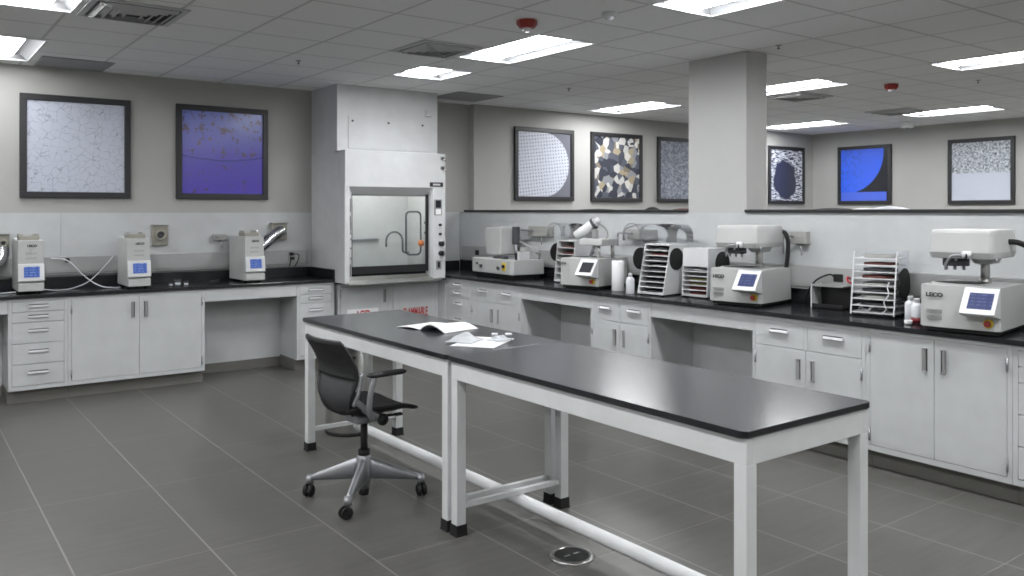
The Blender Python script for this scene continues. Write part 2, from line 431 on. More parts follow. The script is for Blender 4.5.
for i in range(len(xs) - 1):
    for j in range(len(ys) - 1):
        cx, cy = (xs[i] + xs[i+1]) / 2, (ys[j] + ys[j+1]) / 2
        if any(r[0] < cx < r[1] and r[2] < cy < r[3] for r in allr): continue
        t.faces.new((cv(xs[i], ys[j]), cv(xs[i], ys[j+1]), cv(xs[i+1], ys[j+1]), cv(xs[i+1], ys[j])))
me = bpy.data.meshes.new('c'); t.to_mesh(me); t.free(); mb.bm.from_mesh(me)
mb.box(X0, XF, Y0, YW, ZC + .125, ZC + .14)
struct('ceiling', mb, 'ceiling')

def troffer(x0, x1, y0, y1, label, lens='lamp'):
    cx, cy = (x0 + x1) / 2, (y0 + y1) / 2; w, l = (x1 - x0) / 2, (y1 - y0) / 2
    t = thing('ceiling_light', label, 'ceiling light', (cx, cy, ZC), 0, 'recessed ceiling troffers')
    f = .022
    m = MB(); m.box(-w, w, -l, -l + f, -.004, .012); m.box(-w, w, l - f, l, -.004, .012); m.box(-w, -w + f, -l + f, l - f, -.004, .012); m.box(w - f, w, -l + f, l - f, -.004, .012)
    m.build('trim_frame', 'white', t)
    # shallow wings either side of a gently bowed lens, all recessed in the opening
    m = MB(); lw = w * .56
    for sgn in (-1, 1):
        prof = []
        for i in range(13):
            u = i / 12; xx = (w - f) + (lw - (w - f)) * u
            prof.append((sgn * xx, .004 + .048 * math.sin(u * PI * .72)))
        for i in range(12):
            a, b = prof[i], prof[i+1]
            tt = bmesh.new(); q = [tt.verts.new(p) for p in ((a[0], -l + .01, a[1]), (b[0], -l + .01, b[1]), (b[0], l - .01, b[1]), (a[0], l - .01, a[1]))]; tt.faces.new(q)
            m.add(tt, None, True)
        zl = prof[-1][1]
    for sgn in (-1, 1):
        m.box(-w, w, sgn * (l - .012) - .004, sgn * (l - .012) + .004, 0, .118)
        m.box(sgn * (w - .006) - .004, sgn * (w - .006) + .004, -l, l, .0, .118)
    m.box(-w, w, -l, l, .112, .118)
    e = .05        # sloped end caps of the lens bay
    for sgn in (-1, 1):
        m.prism([(sgn * (l - .016), .004), (sgn * (l - .016), .05), (sgn * (l - .016 - e), .05)], -w + .02, w - .02, 'x')
    m.build('reflector', 'reflector', t)
    m = MB(); up = [(lw * math.cos(PI * i / 6), zl - .030 * math.sin(PI * i / 6)) for i in range(7)]
    m.prism(up + [(-lw, zl + .004), (lw, zl + .004)], -l + .016 + e * .9, l - .016 - e * .9, 'y'); m.build('lamp_lens', lens, t)
for r in LR: troffer(*r, 'lamp_dimmed' if 'pale cell' in r[4] else 'lamp')
OFFL = ['left column of lamps', 'left column of lamps near the camera', 'middle column of lamps near the camera', 'third column of lamps near the camera', 'leftmost column beside the back wall',
 'leftmost column, second row', 'leftmost column, third row', 'leftmost column, fourth row', 'left column behind the camera', 'middle column behind the camera', 'far room, third row', 'far room, fourth row', 'third column behind the camera']
for r, s in zip(OFF, OFFL): troffer(*r, 'recessed ceiling troffer outside the photo, ' + s)

# ceiling vents, alarms, sprinklers
def louvre_vent(x0, x1, y0, y1, label):
    cx, cy = (x0 + x1) / 2, (y0 + y1) / 2; h = (x1 - x0) / 2; v = (y1 - y0) / 2
    t = thing('ceiling_vent', label, 'vent', (cx, cy, ZC), 0, 'louvred ceiling vents')
    m = MB(); f = .04
    m.box(-h, h, -v, -v + f, -.012, -.001); m.box(-h, h, v - f, v, -.012, -.001); m.box(-h, -h + f, -v + f, v - f, -.012, -.001); m.box(h - f, h, -v + f, v - f, -.012, -.001)
    m.build('rim', 'blade', t)
    MB().box(-h + f, h - f, -v + f, v - f, -.004, -.001).build('duct_opening', 'darkgrey', t)
    m = MB(); n = 4
    for i in range(n):      # concentric four-way blades, each tilted
        a = h - f - .02 - i * .055; b = v - f - .02 - i * .055
        for s in (-1, 1):
            m.prism([(s * a, -.012), (s * (a - .006), -.010), (s * (a - .035), -.030), (s * (a - .029), -.032)], -b, b, 'y')
            m.prism([(s * b, -.012), (s * (b - .006), -.010), (s * (b - .035), -.030), (s * (b - .029), -.032)], -a, a, 'x')
    m.build('louvre_blades', 'blade', t)
louvre_vent(1.05, 1.66, 5.93, 6.53, 'louvred ceiling vent beside the top left ceiling lamp')
louvre_vent(3.45, 4.02, 5.83, 6.41, 'louvred ceiling vent left of the lamp by the nearer red alarm')
louvre_vent(8.42, 9.06, 5.80, 6.34, 'louvred ceiling vent under the lamp just right of the column')
louvre_vent(10.88, 11.48, 5.87, 6.48, 'louvred ceiling vent left of the lamp over the speckled half-pale picture')
def perf(x0, x1, y0, y1, label):
    k = thing('return_grille', label, 'grille', ((x0 + x1) / 2, (y0 + y1) / 2, ZC), 0, 'perforated return grilles')
    w, l = (x1 - x0) / 2, (y1 - y0) / 2
    MB().box(-w, w, -l, l, -.006, -.001, .002).build('perforated_face', M['perf'], k)
    m = MB()
    for s in (-1, 1):
        m.box(s * w - .008, s * w + .008, -l, l, -.009, -.001); m.box(-w, w, s * l - .008, s * l + .008, -.009, -.001)
    m.build('rim', 'grey', k)
k = N('perforated_grey_sheet')
e = k.n('TexVoronoi', {'Vector': k.obj(), 'Scale': 90.0, 'Randomness': 0.0})
k.pr(Base_Color=k.mix(k.n('MapRange', {0: e, 1: .28, 2: .36, 3: 1.0, 4: 0.0}), rgb(150, 150, 152), rgb(60, 60, 62)), Roughness=.6); M['perf'] = k.m
perf(1.10, 1.68, 8.47, 9.05, 'flat perforated return grille beside the left ceiling lamp above the cell picture')
perf(5.28, 5.90, 8.16, 8.76, 'flat perforated return grille right of the fume hood enclosure')
def alarm(x, y, label):
    t = thing('fire_alarm', label, 'alarm', (x, y, ZC), 30, 'red ceiling fire alarms')
    pts = [(.076 * math.cos(PI * i / 4 + PI / 8), .076 * math.sin(PI * i / 4 + PI / 8)) for i in range(8)]
    pb = [(p[0] * .72, p[1] * .72) for p in pts]
    MB().prism(pts, -.03, -.001, 'z', .004).loft([[(p[0], p[1], -.03) for p in pts], [(p[0], p[1], -.058) for p in pb]], smooth=False).build('housing', 'red', t)
    MB().lathe([(.001, -.085), (.022, -.082), (.034, -.070), (.037, -.057)]).build('strobe_lens', 'strobe', t)
alarm(3.70, 4.82, 'nearer red fire alarm on the ceiling, left of the column')
alarm(8.75, 4.90, 'farther red fire alarm on the ceiling, right of the column')
def sprinkler(x, y, label):
    t = thing('sprinkler_head', label, 'sprinkler', (x, y, ZC), 0, 'ceiling sprinkler heads')
    MB().lathe([(.026, -.001), (.026, -.005), (.010, -.007)]).build('escutcheon', 'grey', t)
    MB().cyl((0, 0, -.008), (0, 0, -.028), .005, n=10).lathe([(.004, -.027), (.015, -.029), (.015, -.031), (.003, -.033)], n=14).build('deflector', 'darkgrey', t)
sprinkler(3.01, 7.35, 'sprinkler head on the ceiling left of the fume hood enclosure')
sprinkler(6.12, 7.20, 'sprinkler head on the ceiling between the far lamp and the nearer red alarm')
sprinkler(5.93, 4.30, 'sprinkler head on the ceiling right of the column top')
sprinkler(9.2, 4.2, 'sprinkler head on the ceiling near the farther red alarm')
t = thing('occupancy_sensor', 'round white occupancy sensor on the ceiling near the top edge', 'sensor', (4.02, 4.30, ZC))
MB().lathe([(.055, -.001), (.055, -.02), (.04, -.03)]).build('base_plate', 'white', t)
MB().lathe([(.035, -.029), (.03, -.045), (.012, -.055), (.001, -.057)]).build('dome_lens', 'soft_white', t)
t = thing('ceiling_sensor_box', 'small white boxy sensor under the far ceiling above the blue disc picture', 'sensor', (12.6, 6.80, ZC))
MB().box(-.07, .07, -.07, .07, -.10, -.001, .012).build('housing', 'white', t)
MB().lathe([(.03, -.10), (.02, -.115), (.001, -.118)]).build('lens', 'grey', t)

# ------------------------------------------------------------------ pictures
def picture(loc, rotz, w, h, artfn, label):
    t = thing('framed_picture', label, 'picture', loc, rotz, 'framed micrographs on the walls')
    f = .058; d = .04
    m = MB()
    for a, b, c, e in ((0, w, 0, f), (0, w, h - f, h), (0, f, f, h - f), (w - f, w, f, h - f)):
        m.box(a, b, -d, -.002, c, e, .004)
    m.build('frame', 'frame', t)
    MB().box(f, w - f, -.018, -.004, f, h - f).build('backing_board', 'frame', t)
    p = MB().box(0, 1, -.004, 0, 0, 1).build('art_print', artfn, t)
    p.location = (f, -.018, f); p.scale = (w - 2*f, 1, h - 2*f)
A = {n: art('print_' + n, fn) for n, fn in (('cells', a_cells), ('violet', a_violet), ('lattice', a_lattice), ('shards', a_shards), ('grain', a_grain), ('dendrite', a_dendrite), ('disc', a_bluedisc), ('halves', a_halves))}
picture((.985, YW, 1.825), 0, .97, .985, A['cells'], 'black-framed pale print of a fine cell network on the back wall')
picture((2.395, YW, 1.825), 0, .975, .99, A['violet'], 'black-framed violet-blue print with brown specks on the back wall')
picture((6.684, YF, 1.838), 0, 1.035, .99, A['lattice'], 'black-framed print of a pale dotted disc on grey, nearest the fume hood')
picture((8.045, YF, 1.832), 0, 1.02, 1.0, A['shards'], 'black-framed collage-like print of beige, white and black shards')
picture((9.398, YF, 1.832), 0, 1.02, 1.0, A['grain'], 'black-framed grey grainy print half hidden behind the column')
picture((12.11, YF, 1.822), 0, 1.02, 1.0, A['dendrite'], 'black-framed print of white feathery strokes on black just right of the column')
picture((XF, 8.482, 1.815), -90, .98, 1.0, A['disc'], 'black-framed print of a bright blue disc over a blue band')
picture((XF, 6.571, 1.805), -90, .98, 1.01, A['halves'], 'black-framed print with speckled upper half and pale lower half')

# ------------------------------------------------------------------ cabinets
def drawer_handle(w, z, x, parent):
    """recessed bar pull: dark finger slot over a sloping pale lip"""
    m = MB(); m.prism([(0, z - .014), (-.017, z - .013), (-.021, z - .009), (-.019, z - .005), (-.002, z + .007), (0, z + .007)], x - w/2, x + w/2, 'x')
    m.box(x - w/2 - .003, x - w/2, -.019, .001, z - .014, z + .014, .001); m.box(x + w/2, x + w/2 + .003, -.019, .001, z - .014, z + .014, .001)
    h = m.build('handle', 'pull', parent)
    MB().box(x - w/2, x + w/2, -.003, .001, z + .0068, z + .0145).build('recess_shade', 'darkgrey', h)  # dark grey strip paints the shade inside the finger slot
def door_handle(x, z, side, parent):
    hh = .14; sx = side
    m = MB(); m.prism([(x - sx*.015, 0), (x - sx*.014, -.017), (x - sx*.010, -.021), (x - sx*.006, -.019), (x + sx*.007, -.002), (x + sx*.007, 0)], z - hh/2, z + hh/2, 'z')
    a, b = sorted((x - sx*.015, x + sx*.016))
    m.box(a, b, -.019, .001, z - hh/2 - .003, z - hh/2, .001); m.box(a, b, -.019, .001, z + hh/2, z + hh/2 + .003, .001)
    h = m.build('handle', 'grey', parent)
    a, b = sorted((x + sx*.0068, x + sx*.015))
    MB().box(a, b, -.003, .001, z - hh/2, z + hh/2).build('recess_shade', 'darkgrey', h)  # upright dark strip, again coloured as the slot's shade
ZB, ZT = .122, .927
DR5 = [.900, .808, .716, .532, .350, .160]
def carcass(t, w, depth, st=.028):
    m = MB(); m.box(0, w, .02, depth, ZB, ZT)
    m.box(0, st, 0, .02, ZB, ZT); m.box(w - st, w, 0, .02, ZB, ZT); m.box(st, w - st, 0, .02, ZB, .158); m.box(st, w - st, 0, .02, .902, ZT)
    m.build('carcass', 'cab', t)
    MB().box(.0, w, .078, depth, 0, ZB).build('toe_kick', 'kick', t)
def drawers(t, w, zs, x0=.03, x1=None, hw=.155):
    x1 = w - .03 if x1 is None else x1
    for a, b in zip(zs, zs[1:]):
        d = MB().box(x0, x1, -.001, .018, b + .0025, a - .0025, .0015, 1).build('drawer', 'cab', t)
        drawer_handle(min(hw, x1 - x0 - .1), (a + b) / 2 + (.006 if a - b < .1 else .02), (x0 + x1) / 2, d)
def doors(t, w, z0, z1, mid=None, x0=.03, hinge=True):
    mid = w / 2
    for s, (a, b) in ((1, (x0, mid - .0015)), (-1, (mid + .0015, w - x0))):
        d = MB().box(a, b, -.001, .018, z0 + .002, z1 - .002, .0015, 1).build('door', 'cab', t)
        door_handle((b - .055) if s > 0 else (a + .055), z1 - .13, s, d)
        if hinge:
            hx = a - .003 if s > 0 else b + .003
            for hz in (z0 + .07, z1 - .09): MB().cyl((hx, -.006, hz - .04), (hx, -.006, hz + .04), .006, n=10).build('hinge', 'alu', d)
def cab_drawers(loc, rot, w, depth, label):
    t = thing('drawer_cabinet', label, 'cabinet', loc, rot, 'bench drawer cabinets'); carcass(t, w, depth); drawers(t, w, DR5)
def cab_doors(loc, rot, w, depth, label):
    t = thing('door_cabinet', label, 'cabinet', loc, rot, 'two-door bench cabinets'); carcass(t, w, depth); doors(t, w, .158, .902)
def cab_mixed(loc, rot, w, depth, label):
    t = thing('bench_cabinet', label, 'cabinet', loc, rot, 'bench cabinets with two drawers over two doors'); carcass(t, w, depth)
    MB().box(w/2 - .012, w/2 + .012, 0, .02, .708, .902).box(.028, w - .028, 0, .02, .700, .712).build('face_rail', 'cab', t)
    drawers(t, w, [.902, .712], .03, w/2 - .014); drawers(t, w, [.902, .712], w/2 + .014, w - .03)
    doors(t, w, .158, .704)
def knee(loc, rot, w, depth, label, back=True):
    t = thing('knee_space', label, 'bench section', loc, rot, 'open knee spaces under the benches')
    MB().box(0, w, .002, .022, .80, ZT, .002).build('apron_rail', 'cab', t)
    m = MB(); m.box(0, w, depth - .02, depth, .10, ZT); m.build('back_panel', 'cab', t)
    MB().box(0, w, depth - .03, depth, 0, .10).build('toe_kick', 'kick', t)
cab_drawers((.833, 8.5, 0), 0, .465, .6, 'white five-drawer cabinet under the left bench, at the left edge of the photo')
cab_doors((1.30, 8.5, 0), 0, 1.21, .6, 'white two-door cabinet under the left bench beside the knee space')
knee((2.512, 8.5, 0), 0, .951, .50, 'open knee space under the left bench beside the fume hood drawers')
knee((-.35, 8.5, 0), 0, 1.181, .50, 'open knee space under the left bench, cut by the left edge of the photo')
cab_drawers((3.465, 8.5, 0), 0, .423, .6, 'white five-drawer cabinet between the left knee space and the fume hood base')
XR = 5.205; DR = .70
cab_drawers((XR, 8.324, 0), -90, .523, DR, 'white drawer cabinet under the right bench next to the fume hood')
cab_mixed((XR, 7.80, 0), -90, .92, DR, 'white cabinet with two drawers and two doors under the sectioning saw')
knee((XR, 6.879, 0), -90, 1.062, .55, 'open knee space under the grinder with the tilted motor')
cab_mixed((XR, 5.816, 0), -90, .766, DR, 'white cabinet with two drawers and two doors below the paper roll and racks')
knee((XR, 5.049, 0), -90, 1.046, .55, 'open knee space under the middle white-headed grinder')
cab_mixed((XR, 4.002, 0), -90, .91, DR, 'white cabinet with two drawers and two doors right of the second knee space')
cab_doors((XR, 3.09, 0), -90, .905, DR, 'white cabinet with two tall doors right of the island table end')
cab_drawers((XR, 2.183, 0), -90, .48, DR, 'white drawer cabinet cut by the right edge of the photo')

# worktops
def edge_top(m, x0, x1, y0, y1): m.box(x0, x1, y0, y1, CT - .032, CT, .005)
t = thing('left_worktop', 'long black resin worktop on the left bench cabinets', 'worktop', (0, 0, 0)); t.name = 'bench_worktop'
m = MB(); edge_top(m, -.35, 3.885, 8.472, YW - .002); m.build('slab', 'epoxy', t)
MB().box(-.35, 3.885, YW - .026, YW - .007, CT, CT + .105, .003).build('backsplash', 'epoxy', t)
MB().box(3.864, 3.886, 8.48, YW - .027, CT, CT + .105, .003).build('end_splash', 'epoxy', t)
t = thing('bench_worktop', 'long black resin worktop under the grinders along the divider wall', 'worktop', (0, 0, 0))
m = MB(); edge_top(m, 5.178, XP - .009, 1.55, YW - .008); m.build('slab', 'epoxy', t)
MB().box(XP - .028, XP - .009, 1.55, YW - .03, CT, CT + .12, .003).build('backsplash', 'epoxy', t)
MB().box(5.20, XP - .03, YW - .028, YW - .008, CT, CT + .105, .003).build('end_splash', 'epoxy', t)

# wiring raceways with sockets
def socket(m): pass
t = thing('wiring_raceway', 'grey wiring raceway on the back wall behind the small white presses', 'raceway', (0, YW, 0))
m = MB(); m.box(-.35, 3.80, -.062, -.007, 1.105, 1.26, .004); m.box(-.35, 3.80, -.05, -.007, 1.085, 1.105); m.build('channel', 'raceway', t)
MB().box(-.35, 3.80, -.0635, -.055, 1.118, 1.124).build('cover_lip', 'grey', t)
MB().cyl((1.38, -.062, 1.225), (1.38, -.068, 1.225), .022).build('round_socket', 'rubber', t)
m = MB(); m.box(3.59, 3.67, -.066, -.06, 1.14, 1.245, .002); m.build('socket_plate', 'grey', t)
t = thing('wiring_raceway', 'grey wiring raceway along the divider wall behind the grinders', 'raceway', (XP - .008, 0, 0))
m = MB(); m.box(-.062, -.0, 1.55, 8.98, 1.10, 1.262, .004); m.box(-.05, -.0, 1.55, 8.98, 1.08, 1.10); m.build('channel', 'raceway', t)
MB().box(-.0635, -.055, 1.55, 8.98, 1.116, 1.122).build('cover_lip', 'grey', t)
for y in (8.63, 3.70, 2.62, 6.95, 5.5):
    MB().box(-.067, -.06, y - .04, y + .04, 1.155, 1.215, .002).build('socket', 'rubber', t)

# plugs and cords on the left
t = thing('power_plug', 'black plugs with hanging cords in the raceway by the fume hood', 'plug', (3.63, YW - .064, 1.19))
MB().box(-.028, .012, -.035, -.003, .012, .045, .006).box(-.02, .02, -.035, -.003, -.035, -.004, .006).build('plug_body', 'rubber', t)
MB().tube(curve_pts([(.0, -.03, .03), (.06, -.05, .02), (.05, -.05, -.05), (.02, -.04, -.11)]), .005, 8).tube(curve_pts([(0, -.03, -.02), (-.03, -.05, -.04), (-.045, -.045, -.11)]), .005, 8).build('cord', 'rubber', t)
tag(MB().tube(curve_pts([(1.24, 9.05, 1.25), (1.38, 9.02, 1.22), (1.52, 8.9, 1.06), (1.62, 8.78, .985), (1.72, 8.72, .968), (1.79, 8.74, .9675)]), .0048, 8).build('white_cable', 'soft_white'), 'thick white cable drooping from the raceway down to the middle press', 'cable')
tag(MB().tube(curve_pts([(1.135, 8.70, .985), (1.25, 8.75, .968), (1.4, 8.86, .972), (1.56, 8.95, 1.03), (1.72, 9.02, 1.18), (1.78, 9.05, 1.25)]), .004, 8).build('white_cable', 'soft_white'), 'thin white cable rising from the left press to the raceway', 'cable')
tag(MB().tube(curve_pts([(.50, 8.66, .968), (.68, 8.66, .975), (.8, 8.70, .968), (.92, 8.74, .97)]), .005, 8).build('white_cable', 'soft_white'), 'white cable lying at the left of the leftmost press', 'cable')
for cable_o in [o for o in C.objects if o.name.startswith('white_cable')]: cable_o['group'] = 'white cables on the left bench'

# exhaust ports and foil ducts
def port(x, z, w, h, label, hole=True):
    t = thing('exhaust_port', label, 'exhaust port', (x, YW - .007, z), 0, 'square exhaust ports on the back wall')
    MB().box(-w/2, w/2, -.05, -.001, -h/2, h/2, .006).build('box', 'tan', t)
    MB().box(-w/2 - .004, w/2 + .004, -.07, -.001, h/2 - .006, h/2 + .004, .002).build('hood_lip', 'grey', t)
    r = min(w, h) * .33
    m = MB()
    rings = []
    for rr, y in ((r, -.05), (r + .004, -.085), (r - .012, -.085), (r - .016, -.052)): rings.append([(rr * math.cos(2*PI*j/24), y, rr * math.sin(2*PI*j/24)) for j in range(24)])
    m.loft(rings, caps=False); m.build('collar', 'tan', t)
    MB().cyl((0, -.051, 0), (0, -.054, 0), r - .014).build('opening', 'darkgrey', t)
port(2.232, 1.452, .15, .205, 'square exhaust port with an open round collar right of the middle press')
port(3.49, 1.472, .18, .19, 'square exhaust port feeding the foil duct beside the right press')
port(.85, 1.40, .10, .17, 'small square exhaust port behind the leftmost press')
def duct(pts, r, label):
    P = curve_pts(pts, 14); n = len(P)
    rs = [r * (1 + .12 * (-1) ** i) for i in range(n)]
    tag(MB().tube(P, r, 18, True, rs).build('foil_duct', 'foil'), label, 'duct', 'crinkled foil ducts')
duct([(3.148, 8.93, 1.285), (3.20, 8.93, 1.295), (3.28, 8.935, 1.35), (3.38, 8.955, 1.43), (3.49, 8.95, 1.495)], .058, 'crinkled foil duct rising from the right press to its wall port')
duct([(.835, 8.985, 1.36), (.825, 8.955, 1.27), (.74, 8.94, 1.19), (.62, 8.94, 1.155), (.45, 8.94, 1.16)], .05, 'crinkled foil duct running off the left edge behind the leftmost press')

# wall utility boxes with bent pipes
def util(loc, rot, w, h, label, pipe_x, pipe_len):
    t = thing('utility_box', label, 'wall box', loc, rot, 'grey wall boxes with bent pipes')
    MB().box(-w/2, w/2, -.06, -.001, -h/2, h/2, .005).build('box', 'plate', t)
    MB().box(-w/2 + .015, w/2 - .015, -.063, -.058, -.006, .006).build('front_rib', 'grey', t)
    MB().tube(curve_pts([(-w*.3, -.062, .01), (-w*.3, -.10, .012), (pipe_x + .03, -.11, .012), (pipe_x, -.11, 0), (pipe_x, -.11, -pipe_len)], 8), .009, 10).build('bent_pipe', 'alu', t)
    MB().cyl((.02, -.04, -h/2), (.02, -.04, -h/2 - .09), .006, n=10).build('drip_pipe', 'alu', t)
util((2.836, YW - .007, 1.42), 0, .13, .062, 'small grey wall box with bent pipe between the middle and right presses', -.12, .06)
util((XP - .008, 7.40, 1.47), -90, .40, .115, 'grey wall box with a bent pipe behind the sectioning saw', -.29, .14)
util((XP - .008, 5.82, 1.47), -90, .36, .10, 'grey wall box with a bent pipe behind the acrylic shield', -.26, .12)
util((XP - .008, 4.06, 1.485), -90, .15, .10, 'small pale wall box with a bent pipe right of the middle grinder', -.10, .13)

# ------------------------------------------------------------------ mounting presses on the left bench
def leco(parent, size, loc, rot=(90, 0, 0)): return text('logo', 'LECO', size, 'dark_ink', parent, loc, rot, bold=.0015, sx=1.15)
def press(x, y, rot, label):
    t = thing('mounting_press', label, 'lab press', (x, y, T0), rot, 'white mounting presses')
    w = .102; z0 = .02; H = .475
    MB().prism([(.0, .12), (.0, z0 + .10), (.0, H), (.43, H), (.43, z0), (.0, z0)], -w, w, 'x', .006).build('housing', 'mach', t)
    m = MB()
    for a in (-1, 1):
        for b in (.05, .38): m.cyl((a * .075, b, 0), (a * .075, b, z0 + .004), .016, n=14)
    m.build('rubber_feet', 'rubber', t)
    # screen console: tilts out towards its bottom edge
    MB().prism([(-.001, .265), (-.016, .262), (-.038, .115), (-.032, .107), (.002, .105)], -w - .001, w + .001, 'x', .003).build('console', 'white', t)
    a = math.atan2(.022, .147)
    sc = MB().box(-.062, .062, -.002, .001, -.048, .048, .0015).build('touch_screen', 'screen', t)
    sc.location = (.004, -.0287, .193); sc.rotation_euler = (-a, 0, 0)
    MB().prism([(-.001, .095), (-.03, .09), (-.032, .022), (.0, .02)], -w + .002, w - .002, 'x', .003).build('lower_front', 'mach', t)
    leco(t, .027, (.01, -.0006, .425))
    m = MB()
    for r_ in range(2):
        for c in range(5): m.box(-.04 + c * .018, -.03 + c * .018, -.0015, .001, .35 - r_ * .042, .364 - r_ * .042)
    m.build('vent_slots', 'grey', t)
    # clamping head on the top
    m = MB(); m.box(-.085, .075, .06, .22, H - .002, H + .038, .006); m.build('mould_collar', 'tan', t)
    for sx in (-.075, .05): MB().box(sx - .012, sx + .022, .07, .20, H + .034, H + .058, .005).build('clamp_lug', 'steel', t)
    MB().box(-.10, -.02, .24, .40, H - .002, H + .012, .004).build('rear_lid', 'white', t)
press(1.022, 8.62, 0, 'white mounting press at the left edge, first on the left bench')
press(1.918, 8.58, 0, 'middle white mounting press, above the two-door cabinet')
press(3.045, 8.60, 3, 'right white mounting press with the foil duct, next to the fume hood')

# small things lying on the left bench
for x, y, s, lab in ((2.22, 8.62, .022, 'leftmost tiny clear cup beside the middle press'), (2.29, 8.64, .035, 'tallest clear cup of the three beside the middle press'), (2.36, 8.60, .024, 'rightmost tiny clear cup beside the middle press')):
    t = thing('specimen_cup', lab, 'cup', (x, y, T0), 0, 'small clear cups on the left bench')
    MB().lathe([(s * .8, 0), (s, .002), (s * .98, s * 1.8), (s * .9, s * 1.8), (s * .86, .006), (.001, .006)], n=18).build('cup_wall', 'acrylic', t)
    MB().cyl((0, 0, .006), (0, 0, s * .9), s * .8, n=18).build('resin_sample', 'soft_white', t)
t = thing('safety_glasses', 'dark safety glasses lying on the bench left of the right press', 'glasses', (2.66, 8.66, T0), 20)
for s in (-1, 1):
    MB().grid(lambda u, v, s=s: Vector((s * (.008 + .055 * u), -.012 * (1 - u) ** 2 + .01 * u * u, .004 + .036 * v - .006 * u * v)), 8, 4, .002).build('lens', 'black', t)
    MB().tube(curve_pts([(s * .063, .010, .034), (s * .066, .05, .032), (s * .062, .11, .022), (s * .058, .13, .004)], 6), .0028, 8).build('temple', 'black', t)
MB().tube([(-.01, -.012, .03), (0, -.016, .033), (.01, -.012, .03)], .003, 8).build('bridge', 'black', t)

# ------------------------------------------------------------------ fume hood
HX, HY, HW = 3.89, 8.25, 1.255
t = thing('fume_hood', 'tall white fume hood with glass sash standing in the room corner', 'fume hood', (HX, HY, 0))
HZ0, HZ1, HD = .925, 2.352, YW - HY - .001
MB().box(0, .03, .131, HD, HZ0, HZ1, .002).build('left_side_panel', 'white', t)
MB().box(HW - .03, HW, .131, HD, HZ0, HZ1, .002).build('right_side_panel', 'white', t)
MB().box(.0, HW + .012, .185, HD, HZ1 + .001, ZC - .001, .003).build('duct_enclosure', 'white', t)
MB().box(.13, HW - .13, .177, .187, HZ1 + .03, 2.74, .002).build('access_panel', 'white', t)
for x, z in ((.18, 2.685), (.62, 2.685), (1.06, 2.685)): MB().cyl((x, .178, z), (x, .171, z), .012, n=14).build('screw', 'darkgrey', t)
MB().box(1.09, 1.16, .135, .187, 2.79, 2.86, .008).build('junction_box', 'white', t)
# front header panel over the opening with a sloped soffit
OX0, OX1, OZ0, OZ1 = .117, 1.075, 1.045, 1.865
MB().box(0, HW, .131, .22, HZ1 - .02, HZ1, .002).build('top_panel', 'white', t)
MB().prism([(-.012, HZ1), (-.012, 1.962), (.10, OZ1), (.13, OZ1), (.13, HZ1)], .0015, HW - .0015, 'x', .003).build('header_panel', 'white', t)
for z in (2.30, 2.19): MB().cyl((HW - .05, -.012, z), (HW - .05, -.04, z), .022, n=16).cyl((HW - .05, -.035, z), (HW - .02, -.05, z - .03), .006, n=8).build('lock', 'chrome', t)
p = MB().box(HW - .21, HW - .035, -.016, -.011, 1.975, 2.025, .001).build('name_plate', 'dark_ink', t)
m = MB()
for i in range(9): m.box(HW - .17 + i * .011, HW - .162 + i * .011, -.0175, -.0155, 1.990, 2.010)
m.build('plate_lettering', 'white_ink', p)
# angled posts both sides of the opening
post = MB().prism([(.0, -.008), (.045, -.012), (OX0, .07), (OX0, .13), (.0, .13)], HZ0, 1.98, 'z', .003).build('left_post', 'white', t)
for z, h in ((1.76, .14), (1.63, .03), (1.55, .14), (1.46, .03), (1.06, .13)):
    q = MB().box(-.014, .014, -.003, .001, -h/2, h/2, .001).build('service_label', 'dark_ink', post); q.location = (.083, .033, z); q.rotation_euler = (0, 0, R(50))
for z in (1.40, 1.30, 1.19):
    q = MB().cyl((0, 0, 0), (0, -.012, 0), .009, n=12).build('service_button', 'grey', post); q.location = (.083, .033, z); q.rotation_euler = (0, 0, R(50))
post = MB().prism([(HW, -.008), (OX1 + .02, -.008), (OX1, .03), (OX1, .13), (HW, .13)], HZ0 + .005, 1.98, 'z', .003).build('right_post', 'white', t)
PX = OX1 + .085
d_ = MB().box(PX - .055, PX + .045, -.018, -.007, 1.65, 1.83, .003).build('airflow_monitor', 'grey', post)
MB().box(PX - .04, PX + .03, -.0205, -.017, 1.735, 1.82, .001).build('monitor_screen', 'screen_off', d_)
MB().box(PX - .04, PX + .03, -.0205, -.017, 1.66, 1.72, .001).build('monitor_label', 'paper', d_)
for z in (1.54, 1.435): MB().cyl((PX + .02, -.007, z), (PX + .02, -.03, z), .016, n=16).build('valve_button', 'black', post)
for z in (1.325, 1.215):
    kb = MB().cyl((PX + .03, -.007, z), (PX + .03, -.06, z), .030, .024, n=18).build('valve_knob', 'black', post)
    MB().box(PX + .022, PX + .038, -.072, -.058, z - .03, z + .03, .003).build('grip', 'black', kb)
s_ = MB().box(PX - .03, PX + .04, -.012, -.007, .045 + .985, 1.135, .002).build('power_socket', 'grey', post)
MB().box(PX - .012, PX + .022, -.0145, -.011, 1.05, 1.12, .002).build('socket_insert', 'rubber', s_)
